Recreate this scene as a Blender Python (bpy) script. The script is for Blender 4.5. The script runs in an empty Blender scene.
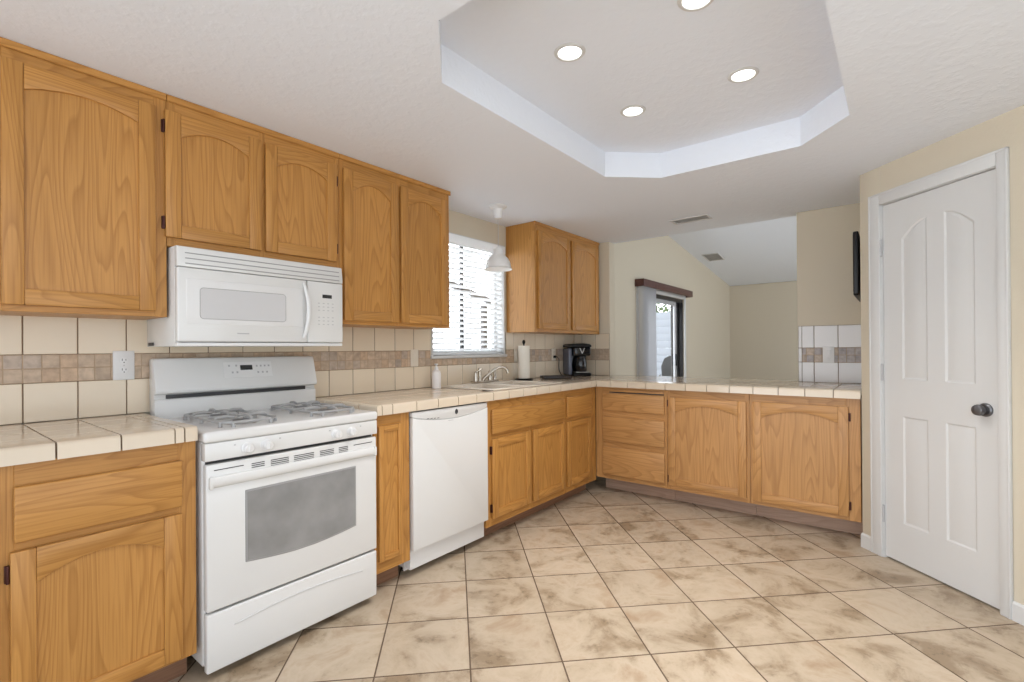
import bpy, bmesh, math, random
from mathutils import Vector, Matrix
random.seed(7)
SC = bpy.context.scene
COL = SC.collection
PI = math.pi
S2 = math.sqrt(2.0)

# ------------------------------------------------------------------ camera
cam_d = bpy.data.cameras.new('camera')
cam = bpy.data.objects.new('camera', cam_d)
COL.objects.link(cam)
SC.camera = cam
cam_d.sensor_width = 36.0
cam_d.lens = 488.45 * 36.0 / 1024.0
cam_d.shift_y = 6.4 / 1024.0
cam_d.clip_start = 0.02
cam_d.clip_end = 200
YAW, PIT, ROL = 0.6686, 0.0023, -0.0071
F = Vector((math.cos(YAW) * math.cos(PIT), math.sin(YAW) * math.cos(PIT), math.sin(PIT)))
R0 = Vector((math.sin(YAW), -math.cos(YAW), 0))
U0 = R0.cross(F)
R = R0 * math.cos(ROL) + U0 * math.sin(ROL)
U = U0 * math.cos(ROL) - R0 * math.sin(ROL)
cam.matrix_world = Matrix(((R.x, U.x, -F.x, 0.0), (R.y, U.y, -F.y, -2.6535), (R.z, U.z, -F.z, 1.2332), (0, 0, 0, 1)))

# ------------------------------------------------------------------ world, sun, exposure
w = bpy.data.worlds.new('sky')
SC.world = w
w.use_nodes = True
wn = w.node_tree
bg = wn.nodes['Background']
# bright overcast sky above, lower half set brighter to lift the ceiling
wtc = wn.nodes.new('ShaderNodeTexCoord'); wsp = wn.nodes.new('ShaderNodeSeparateXYZ'); wrp = wn.nodes.new('ShaderNodeValToRGB')
wn.links.new(wtc.outputs['Generated'], wsp.inputs[0])
wmp = wn.nodes.new('ShaderNodeMapRange'); wmp.inputs[1].default_value = -1; wmp.inputs[2].default_value = 1
wn.links.new(wsp.outputs[2], wmp.inputs[0]); wn.links.new(wmp.outputs[0], wrp.inputs[0])
wrp.color_ramp.elements[0].position = 0.47; wrp.color_ramp.elements[0].color = (0.90, 0.955, 1.0, 1)
wrp.color_ramp.elements[1].position = 0.53; wrp.color_ramp.elements[1].color = (0.65, 0.70, 0.75, 1)
# garden side (+y) of the sky boosted to brighten window, blind and patio
wm2 = wn.nodes.new('ShaderNodeMapRange'); wm2.interpolation_type = 'SMOOTHSTEP'
wm2.inputs[1].default_value = -0.1; wm2.inputs[2].default_value = 0.5; wm2.inputs[3].default_value = 1.0; wm2.inputs[4].default_value = 3.3
wn.links.new(wsp.outputs[1], wm2.inputs[0])
wmx = wn.nodes.new('ShaderNodeVectorMath'); wmx.operation = 'SCALE'
wn.links.new(wrp.outputs[0], wmx.inputs[0]); wn.links.new(wm2.outputs[0], wmx.inputs['Scale'])
wn.links.new(wmx.outputs[0], bg.inputs['Color'])
bg.inputs['Strength'].default_value = 2.45
SC.view_settings.view_transform = 'Standard'
SC.view_settings.look = 'None'
SC.view_settings.gamma = 1.0
SC.view_settings.use_curve_mapping = False
SC.view_settings.exposure = 0.11
try:
    SC.cycles.max_bounces = 10
    SC.cycles.diffuse_bounces = 6
    SC.cycles.sample_clamp_indirect = 4.0
except Exception:
    pass

# ------------------------------------------------------------------ material helpers
def srgb(r, g, b):
    f = lambda c: (c / 255 / 12.92) if c / 255 <= 0.04045 else ((c / 255 + 0.055) / 1.055) ** 2.4
    return (f(r), f(g), f(b), 1)

class NT:
    def __init__(self, name):
        self.m = bpy.data.materials.new(name)
        self.m.use_nodes = True
        self.t = self.m.node_tree
        self.b = self.t.nodes['Principled BSDF']
    def n(self, typ, **kw):
        nd = self.t.nodes.new(typ)
        for k, v in kw.items():
            setattr(nd, k, v)
        return nd
    def l(self, a, b):
        self.t.links.new(a, b)
    def math(self, op, a, b=None, c=None):
        nd = self.n('ShaderNodeMath', operation=op)
        for i, v in enumerate((a, b, c)):
            if v is None: continue
            if isinstance(v, (int, float)): nd.inputs[i].default_value = v
            else: self.l(v, nd.inputs[i])
        return nd.outputs[0]
    def mix(self, fac, a, b, mode='MIX'):
        nd = self.n('ShaderNodeMix', data_type='RGBA', blend_type=mode)
        for k, v in ((0, fac), (6, a), (7, b)):
            if isinstance(v, (int, float)): nd.inputs[k].default_value = v
            elif isinstance(v, tuple): nd.inputs[k].default_value = v
            else: self.l(v, nd.inputs[k])
        return nd.outputs[2]
    def ramp(self, fac, stops):
        nd = self.n('ShaderNodeValToRGB')
        cr = nd.color_ramp
        cr.elements[0].position = stops[0][0]; cr.elements[0].color = stops[0][1]
        cr.elements[1].position = stops[1][0]; cr.elements[1].color = stops[1][1]
        for p_, c_ in stops[2:]:
            e = cr.elements.new(p_); e.color = c_
        self.l(fac, nd.inputs[0])
        return nd.outputs[0]
    def bump(self, h, strength, dist):
        nd = self.n('ShaderNodeBump')
        nd.inputs['Strength'].default_value = strength
        nd.inputs['Distance'].default_value = dist
        self.l(h, nd.inputs['Height'])
        self.l(nd.outputs[0], self.b.inputs['Normal'])

def plain(name, col, rough=0.5, metal=0.0, spec=0.5, noise=0.0, nscale=30.0, emit=None, estr=0.0, coat=0.0):
    k = NT(name)
    k.b.inputs['Roughness'].default_value = rough
    k.b.inputs['Metallic'].default_value = metal
    k.b.inputs['Specular IOR Level'].default_value = spec
    k.b.inputs['Coat Weight'].default_value = coat
    tc = k.n('ShaderNodeTexCoord')
    nz = k.n('ShaderNodeTexNoise')
    nz.inputs['Scale'].default_value = nscale
    nz.inputs['Detail'].default_value = 3
    k.l(tc.outputs['Object'], nz.inputs['Vector'])
    lo = tuple(c * (1 - noise) for c in col[:3]) + (1,)
    hi = tuple(min(1, c * (1 + noise)) for c in col[:3]) + (1,)
    k.l(k.ramp(nz.outputs[0], [(0.3, lo), (0.7, hi)]), k.b.inputs['Base Color'])
    if emit:
        k.b.inputs['Emission Color'].default_value = emit
        k.b.inputs['Emission Strength'].default_value = estr
    return k.m

def textured_paint(name, col, rough, scale, strength, dist=0.004):
    k = NT(name)
    k.b.inputs['Base Color'].default_value = col
    k.b.inputs['Roughness'].default_value = rough
    k.b.inputs['Specular IOR Level'].default_value = 0.3
    tc = k.n('ShaderNodeTexCoord')
    nz = k.n('ShaderNodeTexNoise')
    nz.inputs['Scale'].default_value = scale
    nz.inputs['Detail'].default_value = 4
    nz.inputs['Roughness'].default_value = 0.55
    k.l(tc.outputs['Object'], nz.inputs['Vector'])
    k.bump(k.ramp(nz.outputs[0], [(0.45, (0, 0, 0, 1)), (0.62, (1, 1, 1, 1))]), strength, dist)
    return k.m

def oak(name, horizontal=False, light=(0.52, 0.255, 0.066, 1), dark=(0.30, 0.122, 0.022, 1)):
    k = NT(name)
    k.b.inputs['Roughness'].default_value = 0.38
    k.b.inputs['Specular IOR Level'].default_value = 0.45
    tc = k.n('ShaderNodeTexCoord')
    oi = k.n('ShaderNodeObjectInfo')
    sh = k.n('ShaderNodeVectorMath', operation='MULTIPLY')
    cx = k.n('ShaderNodeCombineXYZ')
    k.l(oi.outputs['Random'], cx.inputs[0]); k.l(oi.outputs['Random'], cx.inputs[1]); k.l(oi.outputs['Random'], cx.inputs[2])
    k.l(cx.outputs[0], sh.inputs[0]); sh.inputs[1].default_value = (13.7, 5.1, 29.3)
    ad = k.n('ShaderNodeVectorMath', operation='ADD')
    k.l(tc.outputs['Object'], ad.inputs[0]); k.l(sh.outputs[0], ad.inputs[1])
    mp = k.n('ShaderNodeMapping')
    k.l(ad.outputs[0], mp.inputs['Vector'])
    mp.inputs['Scale'].default_value = (0.75, 7, 7) if horizontal else (7, 7, 0.75)
    nz = k.n('ShaderNodeTexNoise')
    nz.inputs['Scale'].default_value = 0.9; nz.inputs['Detail'].default_value = 1.5
    nz.inputs['Distortion'].default_value = 0.25
    k.l(mp.outputs[0], nz.inputs['Vector'])
    rings = k.math('FRACT', k.math('MULTIPLY', nz.outputs[0], 22.0))
    g = k.ramp(rings, [(0.0, (0, 0, 0, 1)), (0.55, (0.25, 0.25, 0.25, 1)), (0.9, (1, 1, 1, 1)), (1.0, (0.1, 0.1, 0.1, 1))])
    # pores
    mp2 = k.n('ShaderNodeMapping')
    k.l(ad.outputs[0], mp2.inputs['Vector'])
    mp2.inputs['Scale'].default_value = (4, 170, 170) if horizontal else (170, 170, 4)
    n2 = k.n('ShaderNodeTexNoise'); n2.inputs['Scale'].default_value = 1.0; n2.inputs['Detail'].default_value = 2
    k.l(mp2.outputs[0], n2.inputs['Vector'])
    pores = k.ramp(n2.outputs[0], [(0.36, (1, 1, 1, 1)), (0.55, (0, 0, 0, 1))])
    # broad tone
    n3 = k.n('ShaderNodeTexNoise'); n3.inputs['Scale'].default_value = 0.35; n3.inputs['Detail'].default_value = 2
    k.l(mp.outputs[0], n3.inputs['Vector'])
    mid = tuple((a + b) / 2 for a, b in zip(light, dark))
    base = k.mix(k.math('MULTIPLY', g, 0.55), light, dark)
    base = k.mix(k.math('MULTIPLY', pores, 0.35), base, dark)
    tone = k.ramp(n3.outputs[0], [(0.3, (0.90, 0.90, 0.90, 1)), (0.7, (1.06, 1.06, 1.06, 1))])
    base = k.mix(1.0, base, tone, 'MULTIPLY')
    k.l(base, k.b.inputs['Base Color'])
    k.bump(n2.outputs[0], 0.08, 0.001)
    return k.m

def floor_tile_mat():
    k = NT('floor_tile')
    tc = k.n('ShaderNodeTexCoord')
    sp = k.n('ShaderNodeSeparateXYZ')
    k.l(tc.outputs['Object'], sp.inputs[0])
    P = 0.361
    u = k.math('DIVIDE', k.math('SUBTRACT', k.math('DIVIDE', k.math('ADD', sp.outputs[0], sp.outputs[1]), S2), 0.374), P)
    v = k.math('DIVIDE', k.math('ADD', k.math('DIVIDE', k.math('SUBTRACT', sp.outputs[1], sp.outputs[0]), S2), 1.928), P)
    fu, fv = k.math('FRACT', u), k.math('FRACT', v)
    du = k.math('MINIMUM', fu, k.math('SUBTRACT', 1.0, fu))
    dv = k.math('MINIMUM', fv, k.math('SUBTRACT', 1.0, fv))
    d = k.math('MINIMUM', du, dv)
    grout = k.math('LESS_THAN', d, 0.0088)
    cid = k.n('ShaderNodeCombineXYZ')
    k.l(k.math('FLOOR', u), cid.inputs[0]); k.l(k.math('FLOOR', v), cid.inputs[1])
    wn_ = k.n('ShaderNodeTexWhiteNoise', noise_dimensions='3D')
    k.l(cid.outputs[0], wn_.inputs['Vector'])
    off = k.n('ShaderNodeVectorMath', operation='MULTIPLY_ADD')
    k.l(wn_.outputs['Color'], off.inputs[0]); off.inputs[1].default_value = (37, 37, 37)
    k.l(tc.outputs['Object'], off.inputs[2])
    n1 = k.n('ShaderNodeTexNoise'); n1.inputs['Scale'].default_value = 4.2; n1.inputs['Detail'].default_value = 7
    n1.inputs['Roughness'].default_value = 0.62; n1.inputs['Distortion'].default_value = 0.5
    k.l(off.outputs[0], n1.inputs['Vector'])
    n2 = k.n('ShaderNodeTexNoise'); n2.inputs['Scale'].default_value = 28; n2.inputs['Detail'].default_value = 6
    n2.inputs['Roughness'].default_value = 0.7
    k.l(off.outputs[0], n2.inputs['Vector'])
    base = k.ramp(n1.outputs[0], [(0.36, srgb(146, 127, 104)), (0.46, srgb(176, 159, 137)), (0.56, srgb(188, 172, 151)), (0.70, srgb(166, 143, 118))])
    spk = k.ramp(n2.outputs[0], [(0.36, (1, 1, 1, 1)), (0.47, (0, 0, 0, 1))])
    blot = k.ramp(n1.outputs[0], [(0.36, (1, 1, 1, 1)), (0.52, (0, 0, 0, 1))])
    base = k.mix(k.math('MULTIPLY', k.math('MULTIPLY', spk, blot), 0.7), base, srgb(110, 93, 72))
    tv = k.math('ADD', k.math('MULTIPLY', wn_.outputs['Value'], 0.14), 0.92)
    cb = k.n('ShaderNodeCombineColor')
    for i in range(3): k.l(tv, cb.inputs[i])
    base = k.mix(1.0, base, cb.outputs[0], 'MULTIPLY')
    col = k.mix(grout, base, srgb(96, 78, 62))
    k.l(col, k.b.inputs['Base Color'])
    k.l(k.math('ADD', k.math('MULTIPLY', grout, 0.4), 0.36), k.b.inputs['Roughness'])
    k.b.inputs['Specular IOR Level'].default_value = 0.4
    hgt = k.ramp(d, [(0.0, (0, 0, 0, 1)), (0.018, (1, 1, 1, 1))])
    k.bump(hgt, 0.6, 0.002)
    return k.m

def stone_mat(name, col):
    k = NT(name)
    tc = k.n('ShaderNodeTexCoord'); ge = k.n('ShaderNodeNewGeometry')
    nz = k.n('ShaderNodeTexNoise'); nz.inputs['Scale'].default_value = 38; nz.inputs['Detail'].default_value = 4
    k.l(tc.outputs['Object'], nz.inputs['Vector'])
    lo = tuple(c * 0.80 for c in col[:3]) + (1,); hi = tuple(min(1, c * 1.16) for c in col[:3]) + (1,)
    c1 = k.ramp(nz.outputs[0], [(0.3, lo), (0.7, hi)])
    t = k.math('ADD', k.math('MULTIPLY', ge.outputs['Random Per Island'], 0.22), 0.89)
    cb = k.n('ShaderNodeCombineColor')
    for i in range(3): k.l(t, cb.inputs[i])
    k.l(k.mix(1.0, c1, cb.outputs[0], 'MULTIPLY'), k.b.inputs['Base Color'])
    k.b.inputs['Roughness'].default_value = 0.45
    return k.m

def glaze_mat(name, col, rough):
    k = NT(name)
    ge = k.n('ShaderNodeNewGeometry')
    t = k.math('ADD', k.math('MULTIPLY', ge.outputs['Random Per Island'], 0.05), 0.975)
    cb = k.n('ShaderNodeCombineColor')
    for i in range(3): k.l(t, cb.inputs[i])
    k.l(k.mix(1.0, col, cb.outputs[0], 'MULTIPLY'), k.b.inputs['Base Color'])
    k.b.inputs['Roughness'].default_value = rough
    return k.m

def glass_mat(name, tint=(1, 1, 1, 1), refl=0.08):
    k = NT(name)
    tr = k.n('ShaderNodeBsdfTransparent'); tr.inputs[0].default_value = tint
    gl = k.n('ShaderNodeBsdfGlossy'); gl.inputs['Roughness'].default_value = 0.02
    mx = k.n('ShaderNodeMixShader')
    lw = k.n('ShaderNodeLayerWeight')
    k.l(k.math('ADD', k.math('MULTIPLY', k.math('POWER', lw.outputs['Facing'], 5.0), 0.5), 0.03), mx.inputs[0])
    k.l(tr.outputs[0], mx.inputs[1]); k.l(gl.outputs[0], mx.inputs[2])
    k.l(mx.outputs[0], k.t.nodes['Material Output'].inputs[0])
    return k.m

M_ = {}
M_['oak'] = oak('oak_upright_grain')
M_['oakp'] = oak('pale_oak_upright_grain', False, (0.55, 0.29, 0.105, 1), (0.33, 0.15, 0.045, 1))  # same oak for the peninsula, with paler daylight put into its colour
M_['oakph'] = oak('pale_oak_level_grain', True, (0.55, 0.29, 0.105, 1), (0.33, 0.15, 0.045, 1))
M_['oakh'] = oak('oak_level_grain', True)
M_['kick'] = oak('kick_board_stain', True, (0.28, 0.15, 0.09, 1), (0.18, 0.09, 0.05, 1))
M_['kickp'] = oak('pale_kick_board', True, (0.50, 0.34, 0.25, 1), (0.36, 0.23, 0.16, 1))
M_['ceil'] = textured_paint('ceiling_paint', srgb(231, 236, 245), 0.7, 26, 0.22, 0.003)
M_['wall'] = textured_paint('beige_wall_paint', srgb(203, 193, 174), 0.7, 60, 0.08, 0.002)
M_['trim'] = plain('white_trim_paint', srgb(207, 207, 206), 0.4)
M_['floor'] = floor_tile_mat()
M_['tile'] = glaze_mat('cream_glazed_tile', srgb(222, 207, 184), 0.16)
M_['ptile'] = glaze_mat('pale_grey_glazed_tile', srgb(214, 211, 210), 0.16)  # cream tile with the cooler mixed light put into its colour
M_['ctile'] = glaze_mat('cream_counter_tile', srgb(214, 199, 178), 0.12)
M_['grout'] = plain('grout', srgb(122, 103, 84), 0.9, noise=0.08, nscale=80)
M_['mgrout'] = plain('tan_mosaic_grout', srgb(176, 154, 130), 0.9)
M_['st0'] = stone_mat('tan_stone', srgb(188, 167, 145))
M_['st1'] = stone_mat('grey_brown_stone', srgb(178, 162, 147))
M_['st3'] = stone_mat('grey_stone', srgb(166, 158, 156))  # mosaic stone greyed: cooler light painted into the pantry-end squares
M_['st2'] = stone_mat('rust_stone', srgb(188, 162, 136))
M_['enamel'] = plain('white_enamel', srgb(218, 218, 217), 0.22, coat=0.2)
M_['sinkenamel'] = plain('cream_sink_enamel', srgb(222, 212, 198), 0.2)
M_['white'] = plain('white_plastic', srgb(222, 222, 222), 0.35)
M_['whitetex'] = plain('white_satin_plastic', srgb(205, 205, 205), 0.5)
M_['grey'] = plain('grey_plastic', srgb(150, 150, 150), 0.45)
M_['lgrey'] = plain('light_grey_print', srgb(176, 176, 178), 0.5)
M_['mwwin'] = plain('pale_grey_screened_glass', srgb(204, 204, 206), 0.25)
M_['dark'] = plain('dark_slot', srgb(52, 52, 54), 0.5)
M_['black'] = plain('black_plastic', srgb(11, 11, 12), 0.4, spec=0.3)
M_['blackgl'] = plain('black_gloss', srgb(14, 14, 18), 0.12)
M_['smoke'] = plain('smoky_reservoir', srgb(98, 104, 120), 0.15)
M_['lcd'] = plain('dark_display', srgb(44, 46, 48), 0.2)
M_['ovenwin'] = plain('grey_oven_glass', srgb(140, 140, 140), 0.12, noise=0.12, nscale=9)
M_['grate'] = plain('grey_porcelain_grate', srgb(158, 158, 158), 0.35, noise=0.06)
M_['burner'] = plain('burner_cap', srgb(96, 96, 98), 0.4)
M_['alu'] = plain('aluminium', srgb(190, 190, 190), 0.35, metal=0.9)
M_['steel'] = plain('brushed_nickel', srgb(196, 188, 176), 0.22, metal=1.0)
M_['hinge'] = plain('bronze_hinge', srgb(74, 40, 36), 0.35, metal=0.6)
M_['pewter'] = plain('pewter', srgb(104, 104, 107), 0.34, metal=0.7)
M_['paper'] = plain('paper_towel', srgb(238, 232, 220), 0.9, noise=0.03, nscale=120)
M_['cream'] = plain('cream_plastic', srgb(222, 212, 196), 0.4)
M_['brownblk'] = plain('dark_brown_enamel', srgb(46, 36, 30), 0.35)
M_['lamp'] = plain('lamp_lens', srgb(255, 255, 255), 0.5, emit=(1, 0.98, 0.95, 1), estr=4.0)
M_['bulb'] = plain('lit_bulb', srgb(255, 255, 255), 0.5, emit=(1, 0.97, 0.92, 1), estr=2.0)
M_['valance'] = plain('mahogany_valance', srgb(84, 48, 40), 0.4, noise=0.15, nscale=20)
M_['vane'] = plain('white_vane', srgb(214, 214, 216), 0.7)
def slat_mat():
    k = NT('white_slat')
    k.b.inputs['Base Color'].default_value = srgb(238, 238, 238); k.b.inputs['Roughness'].default_value = 0.5
    tl = k.n('ShaderNodeBsdfTranslucent'); tl.inputs[0].default_value = srgb(240, 240, 240)
    mx = k.n('ShaderNodeMixShader'); mx.inputs[0].default_value = 0.55
    k.l(k.b.outputs[0], mx.inputs[1]); k.l(tl.outputs[0], mx.inputs[2])
    k.l(mx.outputs[0], k.t.nodes['Material Output'].inputs[0])
    return k.m
M_['slat'] = slat_mat()
M_['bronze'] = plain('dark_bronze_frame', srgb(48, 46, 46), 0.4, metal=0.3)
M_['glass'] = glass_mat('window_glass')
M_['ventm'] = plain('vent_metal', srgb(206, 206, 206), 0.45)
M_['ventd'] = plain('vent_shadow_metal', srgb(150, 150, 152), 0.6)
M_['concrete'] = plain('patio_concrete', srgb(196, 194, 190), 0.85, noise=0.08, nscale=6)
M_['fence'] = plain('white_siding', srgb(142, 146, 153), 0.7, noise=0.03)
M_['sling'] = plain('charcoal_sling', srgb(38, 40, 44), 0.7)
M_['leaf'] = plain('shrub_leaf', srgb(92, 112, 66), 0.6, noise=0.35, nscale=14)
M_['soap'] = plain('white_soap_bottle', srgb(230, 226, 224), 0.3)

# ------------------------------------------------------------------ mesh helpers
class MB:
    """collects shapes into one mesh"""
    def __init__(self):
        self.bm = bmesh.new()
        self.mats = []
    def mi(self, m):
        if m not in self.mats: self.mats.append(m)
        return self.mats.index(m)
    def _merge(self, tb, m):
        idx = self.mi(m)
        for f in tb.faces: f.material_index = idx
        me = bpy.data.meshes.new('tmp')
        tb.to_mesh(me); tb.free()
        self.bm.from_mesh(me)
        bpy.data.meshes.remove(me)
    def box(self, x0, x1, y0, y1, z0, z1, m, bev=0.0, seg=2):
        tb = bmesh.new()
        bmesh.ops.create_cube(tb, size=1.0)
        for v in tb.verts:
            v.co = Vector((x0 + (v.co.x + .5) * (x1 - x0), y0 + (v.co.y + .5) * (y1 - y0), z0 + (v.co.z + .5) * (z1 - z0)))
        if bev > 0:
            b = min(bev, 0.49 * min(abs(x1 - x0), abs(y1 - y0), abs(z1 - z0)))
            bmesh.ops.bevel(tb, geom=tb.edges[:], offset=b, segments=seg, profile=0.5, affect='EDGES', clamp_overlap=True)
        self._merge(tb, m)
        return self
    def prism(self, pts, axis, a, b, m, bev=0.0, seg=2):
        """polygon pts (2d) extruded along axis from a to b. axis y: pts are (x,z); x: (y,z); z: (x,y)"""
        def P(p, t):
            return {'y': (p[0], t, p[1]), 'x': (t, p[0], p[1]), 'z': (p[0], p[1], t)}[axis]
        tb = bmesh.new()
        va = [tb.verts.new(P(p, a)) for p in pts]
        vb = [tb.verts.new(P(p, b)) for p in pts]
        n = len(pts)
        fa = tb.faces.new(va); fb = tb.faces.new(vb[::-1])
        for i in range(n):
            tb.faces.new((va[i], vb[i], vb[(i + 1) % n], va[(i + 1) % n]))
        bmesh.ops.recalc_face_normals(tb, faces=tb.faces[:])
        if bev > 0:
            ed = [e for e in tb.edges if len(e.link_faces) == 2 and e.calc_face_angle(0) > 0.35]
            bmesh.ops.bevel(tb, geom=ed, offset=bev, segments=seg, profile=0.5, affect='EDGES', clamp_overlap=True)
        self._merge(tb, m)
        return self
    def lathe(self, prof, c, m, axis='z', n=24, a0=0.0, a1=2 * PI):
        """prof: list of (r, h) along axis from c"""
        tb = bmesh.new()
        rows = []
        full = abs(a1 - a0 - 2 * PI) < 1e-6
        cnt = n if full else n + 1
        for r, h in prof:
            row = []
            for i in range(cnt):
                a = a0 + (a1 - a0) * i / n
                u, v = r * math.cos(a), r * math.sin(a)
                p = {'z': (u, v, h), 'y': (u, h, v), 'x': (h, u, v)}[axis]
                row.append(tb.verts.new((p[0] + c[0], p[1] + c[1], p[2] + c[2])))
            rows.append(row)
        for k in range(len(rows) - 1):
            for i in range(n if full else cnt - 1):
                j = (i + 1) % cnt
                tb.faces.new((rows[k][i], rows[k][j], rows[k + 1][j], rows[k + 1][i]))
        if full:
            for row in (rows[0], rows[-1]):
                if prof[0][0] > 1e-5 and row is rows[0] or prof[-1][0] > 1e-5 and row is rows[-1]:
                    tb.faces.new(row)
        bmesh.ops.remove_doubles(tb, verts=tb.verts[:], dist=1e-6)
        bmesh.ops.recalc_face_normals(tb, faces=tb.faces[:])
        self._merge(tb, m)
        return self
    def tube(self, path, r, m, n=10, cap=True):
        tb = bmesh.new()
        pts = [Vector(p) for p in path]
        rs = r if isinstance(r, (list, tuple)) else [r] * len(pts)
        rows = []
        up = Vector((0, 0, 1))
        prev = None
        for i, p in enumerate(pts):
            d = (pts[min(i + 1, len(pts) - 1)] - pts[max(i - 1, 0)]).normalized()
            if prev is None:
                a = d.cross(up)
                if a.length < 1e-3: a = d.cross(Vector((1, 0, 0)))
            else:
                a = prev - d * prev.dot(d)
            a.normalize(); prev = a
            b = d.cross(a)
            rows.append([tb.verts.new(p + (a * math.cos(2 * PI * k / n) + b * math.sin(2 * PI * k / n)) * rs[i]) for k in range(n)])
        for i in range(len(rows) - 1):
            for k in range(n):
                tb.faces.new((rows[i][k], rows[i][(k + 1) % n], rows[i + 1][(k + 1) % n], rows[i + 1][k]))
        if cap:
            tb.faces.new(rows[0]); tb.faces.new(rows[-1])
        bmesh.ops.recalc_face_normals(tb, faces=tb.faces[:])
        self._merge(tb, m)
        return self
    def face(self, pts, m):
        tb = bmesh.new()
        tb.faces.new([tb.verts.new(p) for p in pts])
        self._merge(tb, m)
        return self
    def build(self, name, parent=None, loc=(0, 0, 0), rotz=0.0, ang=0.6):
        """loc = object's position in its parent's space; geometry was given in that same space"""
        me = bpy.data.meshes.new(name)
        L = Vector(loc)
        for v in self.bm.verts: v.co -= L
        self.bm.to_mesh(me); self.bm.free()
        for m in self.mats: me.materials.append(M_[m])
        for p in me.polygons: p.use_smooth = True
        me.set_sharp_from_angle(angle=ang)
        o = bpy.data.objects.new(name, me)
        COL.objects.link(o)
        o.location = L
        if parent is not None: o.parent = parent
        return o

def thing(name, label, cat, loc=(0, 0, 0), rotz=0.0, group=None):
    o = bpy.data.objects.new(name, None)
    o.empty_display_size = 0.05
    COL.objects.link(o)
    o.location = loc; o.rotation_euler = (0, 0, rotz)
    o['label'] = label; o['category'] = cat
    if group: o['group'] = group
    return o
def tag(o, label, cat, group=None):
    o['label'] = label; o['category'] = cat
    if group: o['group'] = group
    return o
def struct(o):
    o['kind'] = 'structure'
    return o

def dup(root, loc, label=None):
    r = root.copy(); COL.objects.link(r); r.location = loc
    if label: r['label'] = label
    for ch in list(root.children):
        c = ch.copy(); COL.objects.link(c); c.parent = r
        for g in list(ch.children):
            d = g.copy(); COL.objects.link(d); d.parent = c
    return r

CEIL, TRAY = 2.286, 2.44
CT, CB = 0.957, 0.905          # counter top and underside of its tile edge

# ================================================================== SETTING
# floor
struct(MB().box(-2.2, 10.45, -5.6, 0.0, -0.06, 0.0, 'floor').build('floor'))

# wall along the range, window and patio door openings
VZ = lambda x: 2.465 + 0.126 * (10.45 - x)
WX0, WX1, WZ0, WZ1 = 2.415, 3.255, 1.185, 2.115
SX0, SX1, SZ1 = 6.02, 7.74, 1.985
b = MB()
b.box(-2.2, WX0, 0, 0.13, 0, 2.45, 'wall')
b.box(WX0, WX1, 0, 0.13, 0, WZ0, 'wall')
b.box(WX0, WX1, 0, 0.13, WZ1, 2.45, 'wall')
b.box(WX1, 4.52, 0, 0.13, 0, 2.45, 'wall')
b.prism([(4.52, 0), (SX0, 0), (SX0, VZ(SX0)), (4.52, VZ(4.52))], 'y', 0, 0.13, 'wall')
b.prism([(SX0, SZ1), (SX1, SZ1), (SX1, VZ(SX1)), (SX0, VZ(SX0))], 'y', 0, 0.13, 'wall')
b.prism([(SX1, 0), (10.58, 0), (10.58, VZ(10.58)), (SX1, VZ(SX1))], 'y', 0, 0.13, 'wall')
struct(b.build('wall_back'))
struct(MB().box(10.45, 10.58, -5.6, 0, 0, VZ(10.5) , 'wall').build('wall_far'))
# stub of wall beside the corner wall cabinet, and the wall on the far side of the pass-through
struct(MB().box(4.40, 4.52, -0.415, 0.0, 0, CEIL, 'wall', 0.006).build('wall_stub'))
struct(MB().box(4.40, 4.52, -2.60, -2.035, 0, CEIL, 'wall', 0.006).build('wall_right'))
struct(MB().box(4.46, 4.52, -5.6, 0.0, CEIL, VZ(4.5), 'ceil').build('wall_header'))

# pantry: short side wall, and the angled wall holding the door.  s runs along the angled wall
PK = Vector((3.694, -2.476, 0))
D45 = Vector((-1, -1, 0)) / S2
pantry = 3 * PI / 4 * -1  # local +x -> (-1,-1)
def place45(o):
    o.location = PK; o.rotation_euler = (0, 0, pantry)
    return o
# local frame of the angled wall: x = s along wall, room side is local -y ... rotation -135deg maps +y -> (1,-1)/sqrt2 (behind the wall)
struct(MB().box(3.694, 4.46, -2.576, -2.476, 0, CEIL, 'wall').build('wall_pantry_side'))
b = MB()
b.box(0.0, 0.150, 0, 0.10, 0, CEIL, 'wall', 0.004)
b.box(0.150, 0.777, 0, 0.10, 2.062, CEIL, 'wall')
b.box(0.777, 2.6, 0, 0.10, 0, CEIL, 'wall')
struct(place45(b.build('wall_pantry')))
b = MB()
for (x0, x1) in ((0.0, 0.078), (0.820, 2.6)):
    b.prism([(-0.014, 0.0), (0.0, 0.0), (0.0, 0.085), (-0.006, 0.085), (-0.014, 0.075)], 'x', x0, x1, 'trim')
struct(place45(b.build('baseboard_pantry')))
# door casing
b = MB()
def casing(bm_, x0, x1, z0, z1):
    bm_.box(x0, x1, -0.018, 0.0, z0, z1, 'trim', 0.004)
casing(b, 0.079, 0.152, 0, 2.125); casing(b, 0.773, 0.819, 0, 2.125); casing(b, 0.152, 0.773, 2.056, 2.125)
b.box(0.0785, 0.090, -0.0205, -0.004, 0, 2.1255, 'trim', 0.003); b.box(0.809, 0.8195, -0.0205, -0.004, 0, 2.1255, 'trim', 0.003)
b.box(0.0785, 0.8195, -0.0205, -0.004, 2.114, 2.1255, 'trim', 0.003)
b.box(0.146, 0.1545, -0.004, 0.10, 0, 2.062, 'trim'); b.box(0.7715, 0.781, -0.004, 0.10, 0, 2.062, 'trim')
b.box(0.15, 0.777, -0.004, 0.10, 2.0535, 2.062, 'trim')
struct(place45(b.build('trim_1')))

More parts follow.
